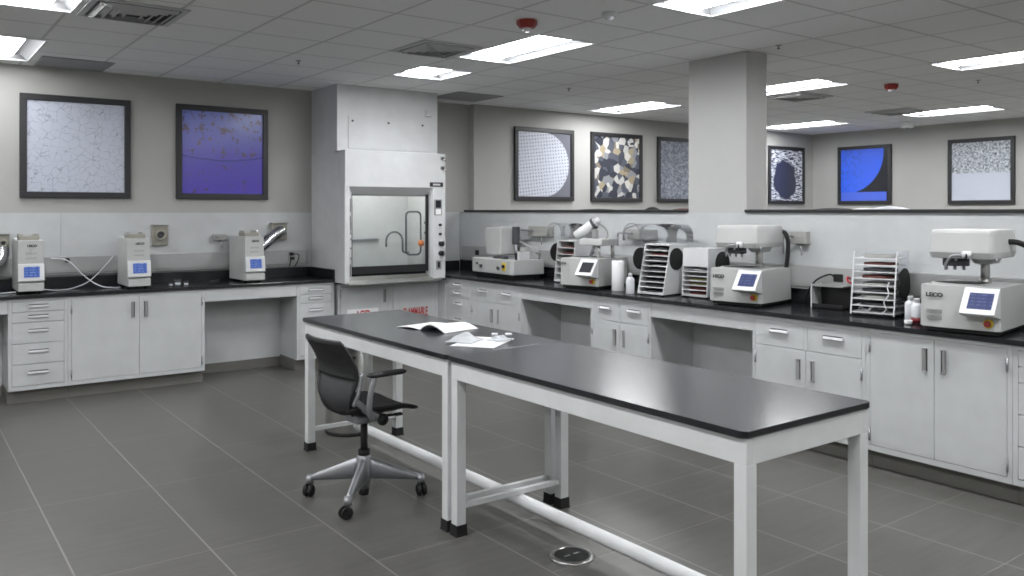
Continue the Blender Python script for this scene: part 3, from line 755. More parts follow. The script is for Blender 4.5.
# interior
MB().box(.03, HW - .03, HD - .08, HD - .01, 1.0, HZ1 - .02).build('back_liner', 'liner', t)
MB().box(.03, .05, .13, HD - .08, .95, HZ1 - .02).box(HW - .05, HW - .03, .13, HD - .08, .95, HZ1 - .02).box(.03, HW - .03, .13, HD - .08, 2.25, 2.27).build('side_liner', 'liner', t)
MB().box(.06, .80, HD - .11, HD - .09, 1.35, 1.375, .003).build('baffle_bar', 'alu', t)
m = MB(); m.box(.03, HW - .03, .131, HD - .02, .985, 1.01); m.build('work_surface', 'epoxy', t)
gx, gy = .78, .33
m = MB(); pts = [(gx + .20, gy + .03, 1.215), (gx + .14, gy, 1.215), (gx + .11, gy, 1.23), (gx + .105, gy, 1.25), (gx + .105, gy, 1.34)] + arc((gx - .002, gy, 1.355), .105, 5, 178, 14) + [(gx - .107, gy, 1.33), (gx - .107, gy, 1.29)]
m.tube(pts, .011, 12); m.build('gooseneck_tap', 'darkgrey', t)
lx0, lx1, lz0, lz1, rr = .93, 1.125, 1.19, 1.69, .05
loop = arc((lx1 - rr, gy, lz1 - rr), rr, 0, 90, 6) + arc((lx0 + rr, gy, lz1 - rr), rr, 90, 180, 6) + arc((lx0 + rr, gy, lz0 + rr), rr, 180, 270, 6) + arc((lx1 - rr, gy, lz0 + rr), rr, 270, 360, 6)
loop.append(loop[0]); m = MB(); m.tube(loop, .011, 10); m.build('tube_loop', 'darkgrey', t)
MB().ball((lx1 - .005, gy - .02, 1.32), .040, (1, .8, 1)).build('valve_cap', 'orange', t)
for z in (1.56, 1.44): MB().cyl((HW - .05, gy, z), (HW - .075, gy, z), .016, n=14).build('gas_cock', 'black', t)
MB().box(.25, HW - .25, .24, .36, 2.215, 2.25, .004).build('added_lamp_housing', 'white', t)  # holder for the added lamp, out of view
MB().box(.27, HW - .27, .255, .345, 2.205, 2.216, .003).build('added_hood_lamp', emit('added_hood_lamp_lens', (1, .99, .97, 1), 38.0), t)  # unseen lamp added to brighten the hood interior
# sash: glass with a black frame
sash = MB().box(OX0 + .002, OX1 - .03, .075, .081, OZ0 + .03, OZ1 + .02).build('sash_glass', 'glass', t)
MB().box(OX0 - .01, OX1, .068, .092, OZ0 - .03, OZ0 + .05, .003).build('bottom_rail', 'black', sash)
MB().box(OX1 - .032, OX1, .066, .092, OZ0 + .05, OZ1 + .02, .003).build('side_rail', 'black', sash)
MB().box(OX0 - .012, OX0 + .01, .070, .092, OZ0 + .05, OZ1 + .02, .003).build('side_rail', 'black', sash)
m = MB(); m.prism([(-.02, .905), (-.02, .915), (.02, .955), (.11, .984), (.16, .984), (.16, .905)], .046, HW - .046, 'x', .003); m.build('steel_sill', 'steel', t)

def safety_cab(x0, x1, label, word, signx, plate):
    w = x1 - x0
    t = thing('safety_cabinet', label, 'cabinet', (x0, 8.5, 0), 0, 'storage cabinets below the fume hood')
    MB().box(0, w, .02, .6, ZB, .896).box(0, .03, 0, .02, ZB, .896).box(w - .03, w, 0, .02, ZB, .896).box(.03, w - .03, 0, .02, ZB, .158).box(.03, w - .03, 0, .02, .872, .896).build('carcass', 'cab', t)
    MB().box(0, w, .078, .6, 0, ZB).build('toe_kick', 'kick', t)
    if not plate: MB().box(w - .0, w + .016, -.168, .6, ZB, .896).build('corner_filler', 'cab', t)
    d = MB().box(.033, w - .033, -.001, .018, .16, .87, .0015, 1).build('door', 'cab', t)
    if plate:
        MB().box(signx - .19, signx + .19, -.003, -.001, .44, .615).build('sign_plate', 'paper', d)
        door_handle(w - .075, .745, 1, d)
        MB().cyl((.03, -.006, .75), (.03, -.006, .84), .006, n=10).build('hinge', 'alu', d)
    text('warning_word', word, .15 if not plate else .125, 'redtext', d, (signx, -.0042, .525 if not plate else .545), bold=.003, sx=.40 if not plate else .60)
safety_cab(3.93, 4.575, 'white base cabinet lettered ACID under the left half of the fume hood', 'ACID', .30, True)
safety_cab(4.575, 5.20, 'white base cabinet lettered FLAMMABLE under the right half of the fume hood', 'FLAMMABLE', .325, False)

# ------------------------------------------------------------------ right bench machines
def side_logo(t, w, d): pass
def grinder_body(t):
    w = .225
    pts = [(-w, .02), (-w + .02, .004), (-.10, -.008), (.02, -.008), (w - .03, .0), (w, .014), (w, .515), (-w, .515)]
    top = [(p[0] * .985, p[1] * .985 + .004) for p in pts]
    m = MB(); m.loft([[(p[0], p[1], .03) for p in pts], [(p[0], p[1], .285) for p in top]], smooth=False)
    m.build('housing', 'mach', t)
    MB().box(-w + .02, w - .02, .03, .50, .004, .031).build('plinth', 'rubber', t)
    m = MB()
    for a in (-1, 1):
        for b in (.07, .45): m.cyl((a * .17, b, 0), (a * .17, b, .01), .02, n=14)
    m.build('rubber_feet', 'rubber', t)
    c = MB().prism([(.0, .284), (-.016, .278), (-.124, .140), (-.117, .130), (.004, .105)], .038, .228, 'x', .003).build('console', 'white', t)
    return c
def console_screen(t, m):
    a = math.atan2(.108, .138)
    s = MB().box(-.066, .066, -.002, .001, -.057, .057, .0015).build('touch_screen', m, t)
    s.location = (.140, -.0690, .2105); s.rotation_euler = (-a, 0, 0)
def estop(t):
    MB().cyl((.165, -.006, .075), (.165, -.014, .075), .027, n=20).build('stop_ring', 'yellow', t)
    MB().cyl((.165, -.012, .075), (.165, -.034, .075), .010).cyl((.165, -.030, .075), (.165, -.042, .075), .020, .017, n=18).build('stop_button', 'red', t)
def vents(t):
    m = MB()
    for r_ in range(2):
        for c in range(8): m.box(-.180 + c * .0115, -.173 + c * .0115, -.0105, -.004, .075 + r_ * .038, .099 + r_ * .038)
    m.build('vent_slots', 'grey', t)
def grinder(x, y, rot, label, hose):
    t = thing('grinder_polisher', label, 'grinding machine', (x, y, T0), rot, 'white grinding and polishing machines')
    grinder_body(t); console_screen(t, 'screen_dark'); estop(t); vents(t)
    leco(t, .034, (-.135, -.0095, .225))
    # bowl
    m = MB(); m.lathe([(.165, .283), (.165, .292), (.150, .294), (.146, .286)], (-.055, .22, 0), 36); m.build('bowl_rim', 'mach', t)
    MB().lathe([(.147, .284), (.147, .290), (.001, .290)], (-.055, .22, 0), 36).build('platen', 'rubber', t)
    # column and overhead head
    MB().cyl((.065, .28, .284), (.065, .28, .46), .027).cyl((.065, .28, .284), (.065, .28, .32), .036).build('column', 'steel', t)
    hx = .012
    def ring(z, s, ins): 
        a = .035; P = []
        X, Y_, cy = .183 * s, .245 * s, .225
        for cxs, cys, a0 in ((1, 1, 0), (-1, 1, 90), (-1, -1, 180), (1, -1, 270)):
            for i in range(6):
                an = R(a0 + 90 * i / 5); P.append((hx + cxs * (X - a) + a * math.cos(an), cy + cys * (Y_ - a) + a * math.sin(an), z))
        return P
    MB().loft([ring(.452, .93, 0), ring(.457, .955, 0), ring(.488, 1.0, 0), ring(.493, 1.0, 0), ring(.606, .955, 0), ring(.619, .935, 0), ring(.624, .915, 0)], smooth=False).build('overhead_head', 'mach', t)
    MB().cyl((-.065, .16, .456), (-.065, .16, .40), .075, n=28).build('sample_holder', 'darkgrey', t)
    for dx in (-.05, 0, .05): MB().cyl((-.065 + dx, .14, .40), (-.065 + dx, .14, .375), .010, n=10).build('spindle', 'alu', t)
    MB().prism([(-.01, .456), (.14, .456), (.12, .412), (.03, .412)], .20, .36, 'y', .004).build('neck_block', 'mach', t)
    lamp = MB().tube(curve_pts([(.035, -.03, .475), (-.02, -.05, .468), (-.06, -.03, .425), (-.075, .0, .385)], 8), .008, 10).build('water_tube', 'alu', t)
    MB().cyl((.035, -.045, .478), (.075, -.02, .478), .022, n=16).build('tube_joint', 'white', lamp)
    MB().cyl((.050, -.05, .470), (.058, -.045, .470), .017, n=16).build('joint_cap', 'dark_ink', lamp)
    for dx in (-.03, .19): MB().cyl((dx, .05, .456), (dx, .05, .435), .008, n=10).build('spindle', 'alu', t)
    MB().tube(curve_pts(hose, 8), .017, 14).build('black_hose', 'rubber', t)
grinder(5.175, 2.475, -82, 'nearest white grinding machine with overhead head, at the right edge', [(.185, .30, .55), (.24, .31, .545), (.29, .34, .51), (.31, .40, .42), (.30, .52, .33)])
grinder(5.29, 4.235, -79, 'middle white grinding machine with overhead head, right of the disc racks', [(.175, .44, .575), (.205, .45, .56), (.222, .46, .50), (.220, .465, .40), (.205, .47, .285)])
# third grinder: column with upright tilted motor instead of a head
t = thing('grinder_polisher', 'far white grinding machine with a tilted motor, right of the saw', 'grinding machine', (5.27, 6.06, T0), -76, 'white grinding and polishing machines')
grinder_body(t); console_screen(t, 'screen_off'); estop(t); leco(t, .024, (-.172, -.0075, .235))
MB().lathe([(.165, .283), (.165, .292), (.150, .294), (.146, .286)], (-.05, .22, 0), 36).build('bowl_rim', 'mach', t)
MB().lathe([(.147, .284), (.147, .290), (.001, .290)], (-.05, .22, 0), 36).build('platen', 'rubber', t)
MB().cyl((.15, .12, .284), (.15, .12, .42), .017).build('support_post', 'steel', t)
MB().cyl((.19, .30, .284), (.19, .30, .42), .017).build('support_post', 'steel', t)
MB().box(-.05, .21, .08, .36, .41, .47, .008).build('motor_arm', 'mach', t)
MB().prism([(-.005, .288), (.02, .288), (.075, .41), (.05, .41)], .17, .19, 'y', .002).build('brace', 'alu', t)
m_ = MB().cyl((-.14, .16, .49), (.05, .22, .63), .048, n=24, bev=.006).build('tilted_motor', 'white', t)
MB().cyl((.02, .2105, .608), (.042, .2175, .624), .057, n=24).build('motor_flange', 'darkgrey', m_)
MB().cyl((.05, .22, .63), (.085, .231, .655), .030, n=20, bev=.004).build('motor_cap', 'white', m_)
MB().box(.03, .07, .18, .24, .468, .56, .004).build('motor_mount', 'grey', t)
MB().tube(curve_pts([(.06, .25, .62), (.12, .28, .57), (.15, .28, .50), (.13, .27, .465)], 6), .008, 8).build('motor_cord', 'grey', t)

# sectioning saw
t = thing('sectioning_saw', 'low white sectioning saw with tall white hood, nearest the fume hood', 'saw', (5.36, 7.29, T0), -93, 'none'); del t['group']
# local: x along the bench to the left of the visible corner is negative
SW, SD = .78, .43
MB().prism([(-SW, .0), (.0, .0), (.04, .03), (.04, SD), (-SW, SD)], .045, .205, 'z', .008).build('housing', 'mach', t)
MB().box(-SW + .03, .01, .04, SD - .03, .004, .046).build('plinth', 'rubber', t)
m = MB()
for a in (-SW + .06, -.03):
    for b in (.07, SD - .07): m.cyl((a, b, 0), (a, b, .01), .022, n=14)
m.build('rubber_feet', 'rubber', t)
for x, z, r_, mt in ((-.66, .145, .010, 'rubber'), (-.575, .118, .020, 'darkgrey'), (-.215, .112, .021, 'darkgrey')):
    MB().cyl((x, .001, z), (x, -.018, z), r_, n=16).build('knob', mt, t)
MB().box(-.145, -.075, -.003, .001, .085, .175, .001).build('switch_plate', 'yellow', t)
MB().cyl((-.110, -.002, .135), (-.110, -.022, .135), .018, n=16).build('knob', 'rubber', t)
hd = MB().prism([(-.73, .235), (-.765, .48), (-.735, .545), (-.435, .56), (-.42, .545), (-.43, .24)], .16, .40, 'y', .012).build('blade_hood', 'mach', t)
MB().cyl((-.75, .28, .41), (-.785, .28, .41), .020, n=14).cyl((-.78, .28, .41), (-.80, .28, .41), .028, n=14).build('hood_knob', 'black', hd)
MB().box(-.405, -.30, .30, .34, .36, .56, .006).build('control_box', 'darkgrey', t)
MB().cyl((-.35, .32, .204), (-.35, .32, .37), .02, n=14).build('box_post', 'alu', t)
MB().box(-.62, -.32, .16, .42, .204, .236, .006).build('vise_table', 'alu', t)
MB().box(-.31, -.10, .34, .46, .204, .34, .01).build('motor_cover', 'mach', t)
MB().box(-.45, -.38, .08, .14, .204, .232, .004).build('vise_jaw', 'darkgrey', t)
MB().box(-.30, -.23, .08, .14, .204, .24, .004).build('vise_jaw', 'darkgrey', t)
MB().box(.0, .038, .10, .24, .204, .30, .004).build('side_block', 'white', t)
MB().box(-.033, -.0, .09, .11, .204, .285, .003).build('side_lever', 'black', t)
MB().tube(curve_pts([(-.24, .30, .40), (-.10, .30, .36), (.0, .34, .29), (.03, .40, .28)], 8), .01, 10).build('coolant_hose', 'grey', t)

# disc racks
def rack(x, y, rot, w, h, d, tilt, n, label, side, stuffs, header=0., discs=(1,), dz=.72, dy=.42, dr=.22):
    t = thing('disc_rack', label, 'rack', (x, y, T0), rot, 'racks of grinding discs')
    sh = Matrix.Identity(4); sh[1][2] = tilt / h        # leaning back, a real shear of the side outline
    z0 = .012
    for s in (-1, 1):
        p = MB().box(s * w/2 - .004, s * w/2 + .004, 0, d, z0, h, .001, mx=sh).build('side_panel', side, t)
        if s in discs:
            yy = (d * dy + tilt * dz) if s > 0 else .05
            q = MB().cyl((s * (w/2 + .004), yy, h * dz), (s * (w/2 + .014), yy, h * dz), h * dr, n=36).build('magnetic_disc', 'rubber', t)
    if side == 'acrylic':
        for s in (-1, 1): MB().box(s * (w/2 - .004) - .005, s * (w/2 - .004) + .005, -.003, .001, z0, h, .001, mx=sh).build('edge_strip', 'white', t)
    MB().box(-w/2, w/2, d - .006, d, z0, h, mx=sh).build('back_panel', side, t)
    MB().box(-w/2 - .004, w/2 + .004, 0, d, z0, z0 + .006, mx=sh).build('base_plate', side, t)
    m = MB()
    for a in (-1, 1):
        for b in (.03, d - .03): m.cyl((a * (w/2 - .02), b, 0), (a * (w/2 - .02), b, .014), .010, n=10)
    m.build('rubber_feet', 'rubber', t)
    MB().box(-w/2 - .004, w/2 + .004, 0, d, h - .004, h + .004, mx=sh).build('top_plate', 'acrylic' if side == 'acrylic' else 'white', t)
    hh = h - header
    if header: MB().box(-w/2 + .004, w/2 - .004, 0, .012, hh, h - .004, mx=sh).build('header_panel', 'white', t)
    for i in range(n):
        z = z0 + .012 + (hh - .03) * i / n
        m = MB().box(-w/2 + .004, w/2 - .004, .004, d - .006, z, z + .004, mx=sh); m.box(-w/2 + .004, w/2 - .004, .0, .004, z - .001, z + .006, mx=sh)
        s = m.build('shelf', 'white', t)
    return t, sh, z0, hh
def disc(parent_mx, r, th, mt, lab, grp): pass
def fill(t, sh, z0, hh, w, d, n, cols, grp, labs):
    """each disc lying on a shelf is a thing of its own, placed in the world"""
    mw = Matrix.Translation(t.location) @ Matrix.Rotation(t.rotation_euler.z, 4, 'Z')
    for i, c in enumerate(cols):
        if c is None: continue
        z = z0 + .012 + (hh - .03) * i / n + .0042
        th = random.choice((.012, .016, .020))
        rx = random.uniform(-.004, .004)
        o = MB().cyl((rx, d/2 + sh[1][2] * z, 0), (rx, d/2 + sh[1][2] * z, th), min(w/2 - .0095, d/2 - .0065), n=40, bev=.001).build('grinding_disc', c)
        o.matrix_world = mw @ Matrix.Translation((0, 0, z)); tag(o, labs % ORD[i], 'disc', grp)
ORD = ['lowest', 'second lowest', 'third lowest', 'fourth lowest', 'fifth lowest', 'sixth lowest', 'seventh lowest', 'eighth lowest', 'ninth lowest', 'tenth lowest', 'eleventh lowest']
W_, D_ = .27, .27
a = rack(5.335, 5.19, -83, W_, .44, D_, .11, 9, 'leaning white rack of dark discs between the bottle and the small white rack', 'white', None, discs=(1, -1))
fill(a[0], a[1], a[2], a[3], W_, D_, 9, ['charcoal', 'black', 'charcoal', 'black', 'charcoal', 'charcoal', 'black', 'maroon', 'charcoal'], 'discs in the leaning white rack', 'dark grinding disc on the %s shelf of the leaning white rack')
a = rack(5.50, 4.83, -84, .25, .415, .26, .02, 6, 'upright white rack with solid header panel holding maroon and olive discs', 'white', None, header=.15, dz=.70, dy=.80, dr=.24)
fill(a[0], a[1], a[2], a[3], .25, .26, 6, ['maroon', 'maroon', 'olive', 'olive', 'charcoal', None], 'discs in the upright white rack', 'grinding disc on the %s shelf of the upright white rack')
mw = Matrix.Translation((5.50, 4.83, T0)) @ Matrix.Rotation(R(-84), 4, 'Z')
o = MB().grid(lambda u, v: Vector((-.095 + .19 * u, .012 + .17 * v, .2285 + .006 * (1 + math.sin(u * 5)) * (1 - v) + .004)), 12, 6, .0015).build('paper_sheet', 'paper'); o.matrix_world = mw
tag(o, 'curled white sheet on the top shelf of the upright white rack', 'paper')
a = rack(5.505, 3.225, -79, .30, .455, .24, .07, 9, 'clear acrylic rack of discs left of the nearest grinding machine', 'acrylic', None, dz=.50, dy=.62, dr=.24)
fill(a[0], a[1], a[2], a[3], .30, .24, 9, [None, 'charcoal', 'plate', 'charcoal', 'plate', 'maroon', 'charcoal', 'maroon', 'plate'], 'discs in the clear acrylic rack', 'grinding disc on the %s shelf of the clear acrylic rack')
mw = a[0]; mwm = Matrix.Translation(mw.location) @ Matrix.Rotation(mw.rotation_euler.z, 4, 'Z')
o = MB().tube(curve_pts([(.07, .02, .03), (.10, .02, .06), (.085, .02, .11), (.115, .025, .16), (.105, .03, .21), (.115, .035, .25)], 6), .004, 8).build('plastic_tubing', 'soft_white'); o.matrix_world = mwm @ Matrix.Translation((0, -.03, 0)); tag(o, 'loose white tubing hanging on the front of the clear acrylic rack', 'tubing')
o = MB().grid(lambda u, v: Vector((-.10 + .09 * u, .02 + .08 * v, .03 + .014 * math.sin(u * 7 + v * 3) + .016)), 12, 8, .002).build('crumpled_wipe', 'paper'); o.matrix_world = mwm @ Matrix.Translation((0, .0, 0)); tag(o, 'crumpled white wipe on the lowest shelf of the clear acrylic rack', 'wipe')
# rack standing behind the far grinder
a = rack(5.55, 6.625, -86, .26, .43, .24, .05, 6, 'rack of dark and maroon discs behind the far grinding machine', 'white', None, discs=(-1,))
fill(a[0], a[1], a[2], a[3], .26, .24, 6, ['charcoal', 'charcoal', 'charcoal', 'charcoal', 'maroon', 'maroon'], 'discs in the rack behind the far grinder', 'grinding disc on the %s shelf of the rack behind the far grinder')

# roll, bottles, clear shields, sink block
t = thing('paper_towel_roll', 'white paper towel roll standing between the far grinder and small bottle', 'paper roll', (5.40, 5.655, T0))
MB().lathe([(.02, .0), (.055, .0), (.058, .004), (.058, .276), (.055, .28), (.02, .28), (.02, .1)], n=36).build('paper_winding', 'paper', t)
MB().lathe([(.0205, .001), (.0205, .281), (.017, .281), (.017, .001)], n=20).build('cardboard_core', 'tan', t)
def bottle(x, y, r, h, label, liquid=None, m='soft_white', z=T0):
    t = thing('plastic_bottle', label, 'bottle', (x, y, z), 0, 'white plastic bottles on the right bench')
    MB().lathe([(r * .9, 0), (r, .006), (r, h * .68), (r * .92, h * .75), (r * .45, h * .82), (r * .42, h * .84)]).build('bottle_body', m, t)
    MB().lathe([(r * .5, h * .83), (r * .5, h * .98), (r * .44, h)]).build('cap', 'white', t)
    if liquid: MB().lathe([(r * 1.015, .002), (r * 1.015, h * .25)]).build('red_band', liquid, t)
bottle(5.305, 5.40, .038, .185, 'white plastic bottle between the paper towel roll and the leaning rack')
bottle(5.50, 2.945, .036, .17, 'white plastic bottle touching the clear acrylic rack')
bottle(5.425, 2.862, .036, .165, 'white bottle with dark red band beside the nearest grinding machine', 'pinkcap')
t = thing('rinse_cup', 'tiny white cup lying in front of the two small bottles', 'cup', (5.34, 2.875, T0))
MB().lathe([(.018, 0), (.022, .003), (.026, .026), (.022, .026), (.019, .006), (.001, .006)], n=20).build('cup_wall', 'paper', t)
MB().tube([(.024, 0, .02), (.036, 0, .018), (.036, 0, .008), (.022, 0, .006)], .003, 8).build('cup_ear', 'paper', t)
t = thing('wash_tray', 'open tray with white end standing left of the clear acrylic rack', 'tray', (5.675, 3.66, T0), -84)
MB().box(-.155, -.145, .0, .16, .0, .18, .002).build('white_end', 'white', t)
MB().box(-.145, .10, .0, .16, .0, .015, .002).box(-.145, .10, .15, .16, .0, .17, .002).box(-.145, .10, .0, .008, .0, .035, .002).build('tray_body', 'black', t)
MB().box(-.145, .10, .0, .16, .165, .175, .002).build('top_rail', 'grey', t)
tag(MB().tube(curve_pts([(5.836, 3.72, 1.19), (5.82, 3.76, 1.21), (5.80, 3.86, 1.16), (5.82, 3.95, 1.06), (5.82, 3.99, .969)], 8), .007, 8).build('power_cable', 'rubber'), 'black cord dropping from the raceway socket right of the middle grinder', 'cord')
tag(MB().tube(curve_pts([(5.845, 3.60, 1.19), (5.78, 3.58, 1.20), (5.74, 3.55, 1.175), (5.70, 3.50, 1.17)], 8), .008, 8).build('red_lead', 'redtext'), 'short red lead sticking out left of the clear acrylic rack', 'cord')

def shield(x, y0, y1, z, r, label):
    """bent clear sheet: bottom lip, arch, back flange to the wall"""
    t = thing('splash_shield', label, 'shield', (0, 0, 0), 0, 'bent clear acrylic shields')
    xb = XP - .078
    r = (xb - x) / 2
    prof = [(x, z)] + [(x + r - r * math.cos(a), z + .05 + r * math.sin(a)) for a in [PI * i / 16 for i in range(17)]] + [(xb - .001, z + .0)]
    L = len(prof) - 1
    def f(u, v):
        q = min(int(u * L + 1e-6), L - 1); fr = u * L - q
        return Vector((prof[q][0] * (1 - fr) + prof[q+1][0] * fr, y0 + (y1 - y0) * v, prof[q][1] * (1 - fr) + prof[q+1][1] * fr))
    MB().grid(f, L, 2, .003).build('bent_sheet', 'acrylic', t)
    MB().tube([(p[0], y0, p[1]) for p in prof], .004, 8).build('edge', 'grey', t)
    MB().box(xb - .012, XP - .0085, y1 + .01, y0 - .30, z - .012, z + .0, .002).build('wall_bracket', 'acrylic', t)
shield(5.62, 5.82, 5.14, 1.42, .14, 'bent clear acrylic shield on the wall above the leaning white rack')
shield(5.64, 7.0, 6.50, 1.42, .14, 'bent clear acrylic shield on the wall right of the saw')

# low things lying on the divider cap
def lump(name, x, y, sx, sy, h, mt, label, cat):
    o = MB().grid(lambda u, v: Vector((x + sx * (u - .5), y + sy * (v - .5), 1.7125 + h * (max(0, math.sin(PI * u)) ** .5) * (max(0, math.sin(PI * v)) ** .6))), 10, 20, .004).build(name, mt)
    return tag(o, label, cat)
lump('folded_cap', 6.0, 5.80, .10, .12, .028, 'rubber', 'black rounded cap lying on the divider ledge left of the column', 'cap')
lump('red_folder', 6.0, 5.40, .12, .20, .012, 'maroon', 'flat dark red folder on the divider ledge touching the column', 'folder')
lump('black_strap', 6.0, 6.6, .10, .5, .010, 'rubber', 'flat black strap on the divider ledge above the saw', 'strap')
lump('pale_tray', 5.98, 3.36, .10, .26, .022, 'soft_white', 'pale rounded tray upside down on the divider ledge below the blue disc picture', 'tray')
lump('paper_stack', 6.0, 3.58, .12, .14, .010, 'paper', 'flat white papers on the divider ledge beside the pale tray', 'paper')
lump('black_pouch', 6.0, 3.84, .12, .30, .012, 'rubber', 'flat black pouch on the divider ledge right of the column', 'pouch')

# ------------------------------------------------------------------ island tables
TZ = .94
def table(x0, x1, y0, y1, label, near):
    t = thing('lab_table', label, 'table', ((x0 + x1) / 2, (y0 + y1) / 2, 0), 0, 'white-legged island tables')
    w, l = (x1 - x0) / 2, (y1 - y0) / 2
    r = .028; P = []
    for cx, cy, a0 in ((1, 1, 0), (-1, 1, 90), (-1, -1, 180), (1, -1, 270)):
        for i in range(5):
            an = R(a0 + 90 * i / 4); P.append((cx * (w - r) + r * math.cos(an), cy * (l - r) + r * math.sin(an)))
    e = .004
    m = MB()
    def ins(q, k): return (q[0] * (w - k) / w, q[1] * (l - k) / l)
    m.loft([[(*ins(q, e), TZ - .027) for q in P], [(*q, TZ - .022) for q in P], [(*q, TZ - .0016) for q in P]], smooth=False)
    top = m.build('table_top', 'epoxy', t)
    MB().loft([[(*q, TZ - .0016) for q in P], [(*ins(q, .0016), TZ) for q in P]], smooth=False).build('top_surface', 'top', top)
    o = .018; a = .056; yn, yf = -l + (.008 if near else .018), l - .018      # the frame sits a little in from the top's edge
    m = MB(); zb = .818; zt = TZ - .028
    m.box(-w + o, -w + o + .03, yn, yf, zb, zt, .002); m.box(w - o - .03, w - o, yn, yf, zb, zt, .002)
    m.box(-w + o + .03, w - o - .03, yn, yn + .03, zb, zt, .002); m.box(-w + o + .03, w - o - .03, yf - .03, yf, zb, zt, .002)
    m.build('apron', 'white', t)
    for sx in (-1, 1):
        for cy in (yn + a/2, yf - a/2):
            cx = sx * (w - o - a/2)
            lg = MB().box(cx - a/2, cx + a/2, cy - a/2, cy + a/2, .045, zb, .003).build('leg', 'white', t)
            sq = ((-1, -1), (1, -1), (1, 1), (-1, 1))
            MB().loft([[(cx + ux * h, cy + uy * h, z) for ux, uy in sq] for h, z in ((.036, 0), (.033, .012), (.032, .058))], smooth=False).build('rubber_boot', 'rubber', lg)
    for cy in (yn + a/2, yf - a/2):
        MB().box(-w + o + a, w - o - a, cy - .014, cy + .014, .135, .163, .002).build('cross_bar', 'white', t)
TX0, TX1 = 2.360, 3.155
table(TX0, TX1, 3.7705, 5.71, 'far white-legged island table with dark top, holding the papers and chair', False)
table(TX0, TX1, 1.845, 3.769, 'near white-legged island table with bare shiny dark top', True)
PIPEX = 2.81
t = thing('service_pipe', 'long white pipe running under the cross bars beneath both island tables', 'pipe', (PIPEX, 0, .1005))
MB().cyl((0, 1.75, 0), (0, 5.72, 0), .034, n=28, bev=.006).build('pipe_run', 'white', t)
for y in (1.76, 5.715): MB().cyl((0, y - .012, 0), (0, y + .012, 0), .0375, n=28).build('end_cap', 'white', t)
# papers on the table
t = thing('open_manual', 'open white manual lying face up on the far island table', 'booklet', (2.86, 4.68, TZ), -78)
def page(side):
    def f(u, v): return Vector((side * .225 * u, -.15 + .30 * v, .0035 + (.042 if side > 0 else .010) * math.sin(PI * min(1, u ** .8)) * (1 - .3 * v)))
    return f
for s in (-1, 1): MB().grid(page(s), 18, 8, .003).build('page_block', 'paper', t)
MB().box(-.006, .006, -.15, .15, .001, .008, .002).build('spine', 'grey', t)
t = thing('paper_sheets', 'loose white sheets on the near end of the far island table', 'paper', (2.77, 4.02, TZ), 35)
MB().box(-.19, .17, -.13, .13, .0005, .0025).build('lower_sheet', 'paper', t)
q = MB().box(-.16, .12, -.10, .12, .0027, .0042).build('upper_sheet', 'paper', t); q.rotation_euler = (0, 0, R(9))
def bag(x, y, rot, w, l, h, seed, label):
    random.seed(seed); ph = [random.uniform(0, 6) for _ in range(6)]
    o = MB().grid(lambda u, v: Vector(((u - .5) * w, (v - .5) * l, .006 + h * (math.sin(PI * u) * math.sin(PI * v)) * (.55 + .3 * math.sin(9 * u + ph[0]) * math.sin(8 * v + ph[1]) + .25 * math.sin(17 * u + 5 * v + ph[2])))), 22, 22, .0015).build('plastic_bag', 'film')
    o.location = (x, y, TZ + .0045); o.rotation_euler = (0, 0, R(rot)); return tag(o, label, 'bag', 'clear plastic bags on the papers')
bag(2.69, 4.09, 30, .20, .17, .055, 3, 'larger crumpled clear bag on the left of the loose sheets')
bag(2.86, 3.99, 10, .11, .10, .035, 8, 'small crumpled clear bag on the right of the loose sheets')
for x, y, s, lab in ((2.87, 4.05, .018, 'clear sample vial standing behind the small bag on the sheets'), (2.92, 3.98, .02, 'clear sample vial at the right end of the loose sheets')):
    t = thing('sample_vial', lab, 'vial', (x, y, TZ + .0045), 0, 'sample vials on the sheets')
    MB().lathe([(s, 0), (s, s * 1.5), (s * .9, s * 1.5), (s * .9, .003), (.001, .003)], n=18).build('vial_wall', 'acrylic', t)
    MB().cyl((0, 0, s * 1.5), (0, 0, s * 1.9), s * 1.02, n=18).build('vial_cap', 'soft_white', t)

# ------------------------------------------------------------------ floor box, bin
t = thing('floor_outlet', 'round steel floor outlet with black lid set in the floor tiles', 'floor outlet', (2.70, 3.155, 0))
MB().lathe([(.112, .0), (.108, .008), (.088, .011), (.086, .006)], n=48).build('steel_ring', 'steel', t)
MB().lathe([(.086, .004), (.085, .010), (.001, .010)], n=48).build('lid', 'rubber', t)
m = MB()
for a in (-1, 1): m.box(a * .03 - .018, a * .03 + .018, -.006, .006, .0095, .012, .001)
m.build('lid_latch', 'alu', t)
t = thing('waste_bin', 'tall round steel waste bin beyond the far end of the island tables', 'bin', (2.86, 5.98, 0))
MB().lathe([(.175, .012), (.178, .02), (.178, .74), (.17, .75), (.165, .75), (.165, .05), (.001, .05)], n=48).build('bin_shell', 'steel', t)
MB().lathe([(.182, .0), (.184, .004), (.184, .022), (.179, .026)], n=48).build('base_ring', 'rubber', t)
MB().lathe([(.178, .748), (.18, .76), (.15, .80), (.05, .822), (.001, .824)], n=48).build('lid', 'steel', t)

# ------------------------------------------------------------------ chair
t = thing('task_chair', 'black mesh-back task chair on a grey base pulled up to the far island table', 'chair', (2.262, 4.53, 0), 4)
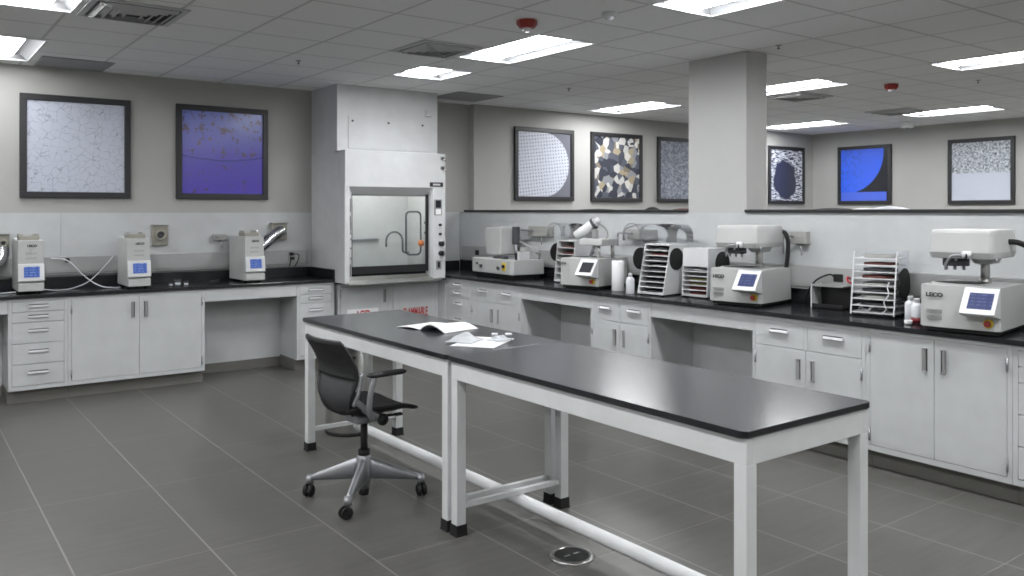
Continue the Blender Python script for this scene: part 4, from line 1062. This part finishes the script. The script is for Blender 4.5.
# four-armed base
for i, a in enumerate((132, 224, 330, 60)):
    c, s = math.cos(R(a)), math.sin(R(a)); Lg = .335
    n = 10; rings = []
    for k in range(n + 1):
        u = k / n; d = .03 + (Lg - .03) * u; z1 = .245 - .125 * u - .0 * u * u; hgt = .095 * (1 - u) + .026; wd = .014 * (1 - u) + .016
        zc_ = z1 - hgt; P = []
        for (px, pz) in ((-1, 0), (-.75, .8), (-.3, 1), (.3, 1), (.75, .8), (1, 0)): P.append((d * c - px * wd * s, d * s + px * wd * c, zc_ + hgt * pz))
        rings.append(P)
    lg = MB().loft(rings).cyl((Lg * c, Lg * s, .075), (Lg * c, Lg * s, .122), .024, .02, n=16).build('base_arm', 'alu', t)
    w = random.uniform(0, 2 * PI) if i else .6
    ca, sa = math.cos(w), math.sin(w)
    m = MB()
    for sd in (-1, 1):
        p0 = Vector((Lg * c + sd * .007 * -sa - .012 * ca, Lg * s + sd * .007 * ca - .012 * sa, .0355)); p1 = p0 + Vector((sd * -sa, sd * ca, 0)) * .018
        m.cyl(p0, p1, .0355, n=22, bev=.004)
    m.cyl((Lg * c, Lg * s, .05), (Lg * c, Lg * s, .08), .01, n=10)
    m.build('caster', 'rubber', lg)
MB().lathe([(.030, .06), (.042, .13), (.040, .25), (.030, .262)]).build('hub', 'alu', t)
MB().lathe([(.026, .022), (.030, .026), (.030, .075)]).build('hub_foot', 'rubber', t)
MB().cyl((0, 0, .25), (0, 0, .29), .034, n=20).cyl((0, 0, .26), (0, 0, .47), .021, n=18).build('gas_column', 'rubber', t)
MB().box(-.09, .07, -.075, .075, .455, .515, .02, 3).build('tilt_housing', 'alu', t)
MB().cyl((.01, -.185, .50), (.01, .185, .50), .034, n=24, bev=.006).build('tilt_tube', 'alu', t)
for s in (-1, 1):
    MB().cyl((.01, s * .183, .50), (.01, s * .205, .50), .034, n=22, bev=.005).build('tension_knob', 'rubber', t)
MB().cyl((.05, -.12, .50), (.13, -.16, .505), .008, n=10).box(.11, .16, -.175, -.145, .497, .513, .005).build('height_lever', 'rubber', t)
# seat: rounded, waterfall front
def se(u, v):
    x = -.185 + .425 * u; w = (.235 - .045 * (1 - u) ** 2) * (1 - .10 * max(0, u - .75) / .25 * 1.0)
    y = (2 * v - 1) * w
    z = .565 + .012 * (2 * v - 1) ** 2 + .015 * (1 - u) ** 3 - .05 * max(0, u - .7) ** 2 / .09 * .6
    return Vector((x, y, z))
m = MB(); rings = []
NS = 16
for i in range(NS + 1):
    u = i / NS; P = []
    for j in range(13): P.append(se(u, j / 12))
    for j in range(12, -1, -1):
        q = se(u, j / 12); e_ = 1 - (2 * j / 12 - 1) ** 4; P.append(q - Vector((0, 0, .012 + .038 * e_ * (1 - .6 * max(0, u - .7) / .3))))
    rings.append(P)
m.loft(rings); m.build('seat', 'fabric', t)
# back: profile in x-z, width varying
prof = [(-.165, .535, .120), (-.195, .575, .150), (-.212, .63, .180), (-.205, .69, .203), (-.190, .75, .213), (-.195, .81, .213), (-.228, .88, .207), (-.268, .94, .202), (-.285, .967, .195)]
PP = curve_pts(prof, 4)
def bk(u, v):
    k = u * (len(PP) - 1); i = min(int(k), len(PP) - 2); f = k - i; q = PP[i].lerp(PP[i + 1], f)
    s = 2 * v - 1
    return Vector((q.x + .030 * s * s - .012, s * q.z, q.y))
lo_n = 0.52
MB().grid(lambda u, v: bk(.5 + .5 * u, v), 18, 14, .014).build('mesh_back', 'mesh', t)
MB().grid(lambda u, v: bk(.5 * u, v), 18, 14, .014).build('lower_back', 'backshell', t)
m = MB()
m.tube([bk(i / 20, 0) for i in range(21)] + [bk(1, j / 12) for j in range(1, 13)] + [bk(1 - i / 20, 1) for i in range(1, 21)], .011, 10); m.build('back_rim', 'black', t)
m = MB()
for j in range(5):        # fine slits woven in the back
    v = .40 + .05 * j
    m.tube([bk(.62 + .16 * i / 6, v) + Vector((-.010, 0, 0)) for i in range(7)], .0025, 6)
m.build('back_slits', 'grey', t)
for s in (-1, 1):
    # side frame: tilt tube up to the back, then along its edge
    m = MB(); P = curve_pts([(.01, s * .165, .50), (-.08, s * .185, .555), (-.165, s * .195, .625)], 6)
    m.tube(P, .02, 12, True, [.026 - .008 * i / len(P) for i in range(len(P))]); m.build('back_link', 'alu', t)
    m = MB(); P = curve_pts([(-.185, s * .20, .605), (-.165, s * .222, .68), (-.150, s * .230, .79)], 6)
    m.tube(P, .011, 10); m.build('back_upright', 'alu', t)
    # armrest
    m = MB(); P = curve_pts([(-.02, s * .15, .515), (-.09, s * .235, .535), (-.125, s * .270, .59), (-.125, s * .284, .68), (-.105, s * .285, .77)], 8)
    m.tube(P, .017, 12); ar = m.build('arm_post', 'alu', t)
    rings = []
    for i in range(13):
        u = i / 12; x = -.145 + .25 * u; e_ = (1 - (2 * u - 1) ** 8) ** .5 if 0 < i < 12 else .35
        rings.append([(x, s * .285 + .034 * e_ * math.cos(q), .782 + .016 * e_ * math.sin(q)) for q in [2 * PI * j / 14 for j in range(14)]])
    MB().loft(rings).build('arm_pad', 'rubber', ar)

# ------------------------------------------------------------------ world, camera
w = bpy.data.worlds.new('room_world'); bpy.context.scene.world = w; w.use_nodes = True
w.node_tree.nodes['Background'].inputs[0].default_value = (.6, .62, .65, 1); w.node_tree.nodes['Background'].inputs[1].default_value = .05
cam = bpy.data.cameras.new('camera'); co = bpy.data.objects.new('camera', cam); C.objects.link(co)
co.location = (0, 0, 1.70); co.rotation_euler = (R(90), 0, R(53.5 - 90))
cam.sensor_width = 36; cam.lens = 842 / 1024 * 36; cam.shift_y = -77.1 / 1024; cam.clip_start = .05
sc = bpy.context.scene; sc.camera = co
sc.view_settings.view_transform = 'Standard'; sc.view_settings.look = 'None'; sc.view_settings.gamma = 1; sc.view_settings.exposure = 0.0
sc.view_settings.use_curve_mapping = False
try:
    sc.cycles.use_denoising = True; sc.cycles.sampling_pattern = 'TABULATED_SOBOL'; sc.cycles.filter_width = 1.7; sc.cycles.use_adaptive_sampling = False; sc.cycles.denoising_input_passes = 'RGB_ALBEDO_NORMAL'; sc.cycles.max_bounces = 10; sc.cycles.diffuse_bounces = 6; sc.cycles.transparent_max_bounces = 16
    sc.cycles.sample_clamp_indirect = 8.0; sc.cycles.caustics_reflective = False
except Exception: pass
